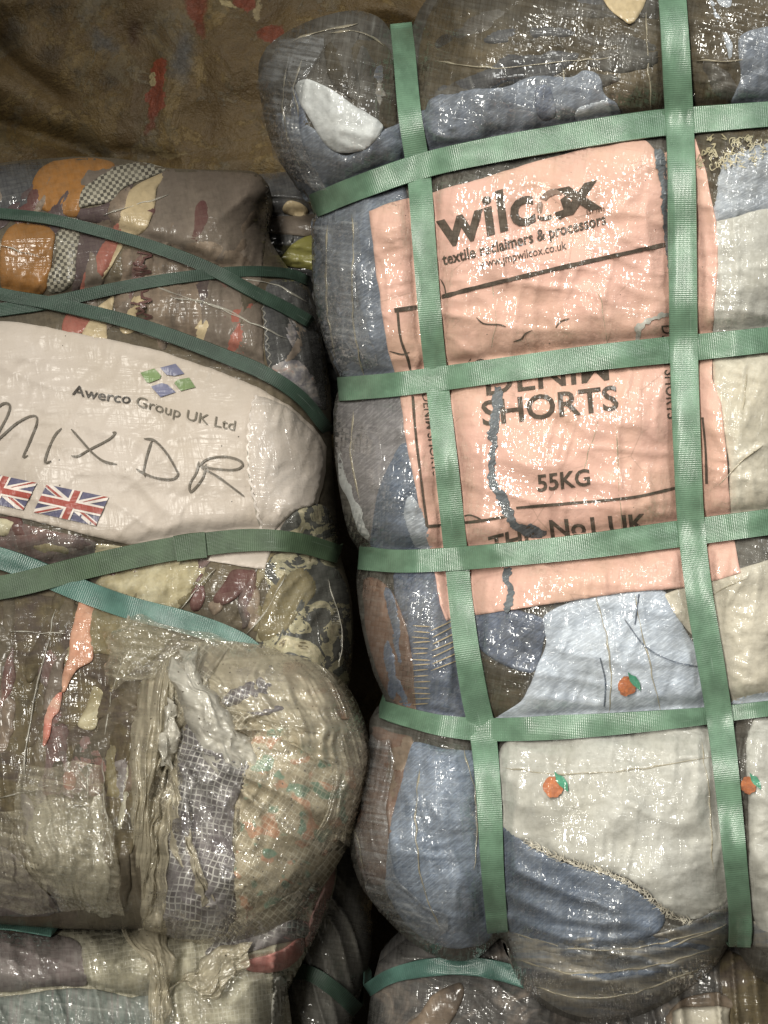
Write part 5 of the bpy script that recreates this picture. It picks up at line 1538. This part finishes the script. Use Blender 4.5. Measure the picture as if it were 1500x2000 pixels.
sa, ea = simple_bale('clothing_bale', 'lilac and dark green bale squashed beneath the bale with the twisted film mouth',
                     ([(-160, 1790), (-170, 2000), (-160, 2400)], [(612, 1690), (650, 1668), (656, 1720), (630, 1800), (590, 1880), (556, 1960), (548, 2100), (560, 2400)],
                      [(-160, 1790), (100, 1800), (400, 1790), (612, 1690)], [(-160, 2400), (200, 2410), (560, 2400)]),
                     (0.10, 0, 0.00002), 0.11, 120, 'dirtyweave',
                     [(80, 200, 30, 0.006, 41), (20, 130, 26, 0.003, 42), (-40, 110, 22, 0.008, 43, (340, 1880, 130, 60))], (250, 2410), 200, 200,
                     grooves=[(cr([(-160, 1930), (0, 1942), (100, 1930), (180, 1926), (260, 1945), (330, 1930), (400, 1900)], 10), 0.010, 2, 20)])
A_ = lambda name, pts, mat, off=0.0015, **k: patch(name, sa, pts, M[mat], ea, off, **k)
A_('lilac_garment', [(-120, 1806), (0, 1810), (90, 1820), (150, 1840), (164, 1880), (168, 1926), (100, 1926), (0, 1938), (-120, 1930)], 'lilac', 0.003, soft=12, thick=0.002)
A_('beige_garment', [(166, 1836), (250, 1830), (310, 1850), (318, 1900), (310, 1940), (240, 1940), (172, 1920)], 'dirtyweave', 0.004, soft=12, thick=0.002)
A_('green_pleats', [(-120, 1944), (0, 1946), (100, 1934), (180, 1932), (250, 1948), (300, 1950), (296, 2100), (-120, 2100)], 'greentex', 0.001)
A_('grey_garment', [(400, 1860), (470, 1810), (540, 1790), (600, 1800), (600, 1830), (520, 1850), (440, 1872)], 'lobe_grey', 0.003)
A_('red_garment', [(470, 1880), (520, 1866), (560, 1850), (590, 1830), (592, 1860), (560, 1890), (500, 1900)], 'redcloth', 0.004)
A_('pink_garment', [(596, 1840), (606, 1800), (628, 1740), (650, 1670), (656, 1690), (642, 1770), (618, 1820), (604, 1850)], 'pinkcloth', 0.003, g=6)
A_('beige_garment', [(330, 1950), (400, 1900), (520, 1900), (560, 1920), (548, 2100), (340, 2100)], 'dirtyweave', 0.004, soft=16, thick=0.002)
A_('pale_edge', [(536, 1920), (558, 1916), (556, 1960), (544, 2040), (528, 2040)], 'palecloth', 0.011, g=6)
film_sheet('film_pleat', ea, sa, [((230, 1780), (310, 1780), 0.01), ((236, 1830), (330, 1840), 0.012), ((290, 1890), (340, 1890), 0.010), ((290, 1950), (330, 1950), 0.016), ((296, 2060), (330, 2060), 0.01)], M['film'], 0.005, 3.5, 0.005, 31, nu=50)
film_sheet('film_pleat', ea, sa, [((330, 1930), (362, 1910), 0.016), ((380, 1890), (392, 1940), 0.018), ((430, 1850), (420, 1960), 0.010), ((500, 1840), (470, 1900), 0.002)], M['film'], 0.006, 3.5, 0.005, 33, nu=50)
strap('strap', sa, cr([(-120, 1806), (0, 1808), (40, 1812), (100, 1822)], 10), 16, M['strap_teal'], ea, 0.006, wrap0=False)

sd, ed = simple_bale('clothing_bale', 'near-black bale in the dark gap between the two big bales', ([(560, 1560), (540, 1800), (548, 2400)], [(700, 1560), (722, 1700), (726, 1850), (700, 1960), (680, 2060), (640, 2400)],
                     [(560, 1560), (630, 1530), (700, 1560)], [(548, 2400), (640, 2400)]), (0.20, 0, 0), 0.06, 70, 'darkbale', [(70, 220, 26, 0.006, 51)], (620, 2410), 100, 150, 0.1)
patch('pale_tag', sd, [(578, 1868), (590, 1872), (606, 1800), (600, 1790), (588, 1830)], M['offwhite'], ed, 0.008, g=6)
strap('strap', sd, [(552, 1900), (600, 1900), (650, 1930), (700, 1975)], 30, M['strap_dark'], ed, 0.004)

sm, em = simple_bale('clothing_bale', 'dark marbled bale under one arching teal strap, below the denim shorts bale', ([(740, 1880), (722, 1960), (715, 2100), (740, 2400)], [(1120, 1860), (1150, 2000), (1150, 2400)],
                     [(740, 1880), (800, 1830), (900, 1805), (1000, 1815), (1120, 1860)], [(740, 2400), (1150, 2400)]), (0.15, 0, 0), 0.08, 130, 'marble', [(30, 130, 30, 0.004, 61), (80, 100, 20, 0.004, 62, (960, 1850, 90, 40))], (930, 2410), 150, 150, 0.12,
                     grooves=[(cr([(720, 1925), (800, 1895), (900, 1886), (1000, 1902), (1100, 1940)], 10), 0.012, 12, 30)])
patch('beige_garment', sm, [(790, 2010), (820, 1980), (850, 1940), (900, 1920), (900, 1960), (860, 2020), (800, 2060)], M['taupe2'], em, 0.002)
strap('strap', sm, [(716, 1935), (760, 1908), (820, 1892), (900, 1886), (980, 1897), (1060, 1925), (1145, 1965)], (26, 34, 36, 36), M['strap_teal'], em, 0.004)

sb, eb = simple_bale('clothing_bale', 'brown bale at the bottom right with a cream collar showing, under the shorts bale', ([(1130, 1870), (1110, 2000), (1110, 2400)], [(1650, 1840), (1660, 2400)],
                     [(1130, 1870), (1300, 1830), (1650, 1840)], [(1110, 2400), (1660, 2400)]), (0.14, 0, 0), 0.07, 110, 'marble', [(85, 260, 30, 0.010, 71)], (1380, 2410), 150, 120, 0.12)
patch('brown_garment', sb, [(1410, 1860), (1480, 1880), (1600, 1900), (1600, 2100), (1430, 2100), (1416, 1980)], M['brownweave'], eb, 0.002)
patch('cream_collar', sb, [(1312, 1986), (1320, 1972), (1350, 1968), (1418, 1968), (1424, 1984), (1416, 2040), (1330, 2040)], M['offwhite'], eb, 0.012, thick=0.004)
patch('maroon_lining', sb, [(1300, 1990), (1316, 1968), (1340, 1950), (1396, 1938), (1428, 1956), (1420, 1972), (1330, 1972), (1312, 2010)], M['taupe2'], eb, 0.006)

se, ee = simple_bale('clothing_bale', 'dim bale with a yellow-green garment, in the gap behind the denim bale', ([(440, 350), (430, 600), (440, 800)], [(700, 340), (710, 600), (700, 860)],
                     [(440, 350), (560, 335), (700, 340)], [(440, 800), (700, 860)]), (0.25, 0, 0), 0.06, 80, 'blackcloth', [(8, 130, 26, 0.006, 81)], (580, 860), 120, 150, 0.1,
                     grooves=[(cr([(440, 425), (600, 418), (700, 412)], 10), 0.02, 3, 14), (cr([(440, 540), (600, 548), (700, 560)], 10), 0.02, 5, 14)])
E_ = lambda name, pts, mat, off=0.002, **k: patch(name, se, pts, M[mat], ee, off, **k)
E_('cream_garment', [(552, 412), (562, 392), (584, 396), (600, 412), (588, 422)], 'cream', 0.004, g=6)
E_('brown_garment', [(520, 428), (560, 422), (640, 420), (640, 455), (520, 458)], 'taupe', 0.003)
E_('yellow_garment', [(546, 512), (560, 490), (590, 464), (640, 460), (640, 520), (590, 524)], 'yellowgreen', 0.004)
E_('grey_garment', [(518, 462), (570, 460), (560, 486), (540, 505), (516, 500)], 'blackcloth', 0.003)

sc.render.resolution_x = 768
sc.render.resolution_y = 1024
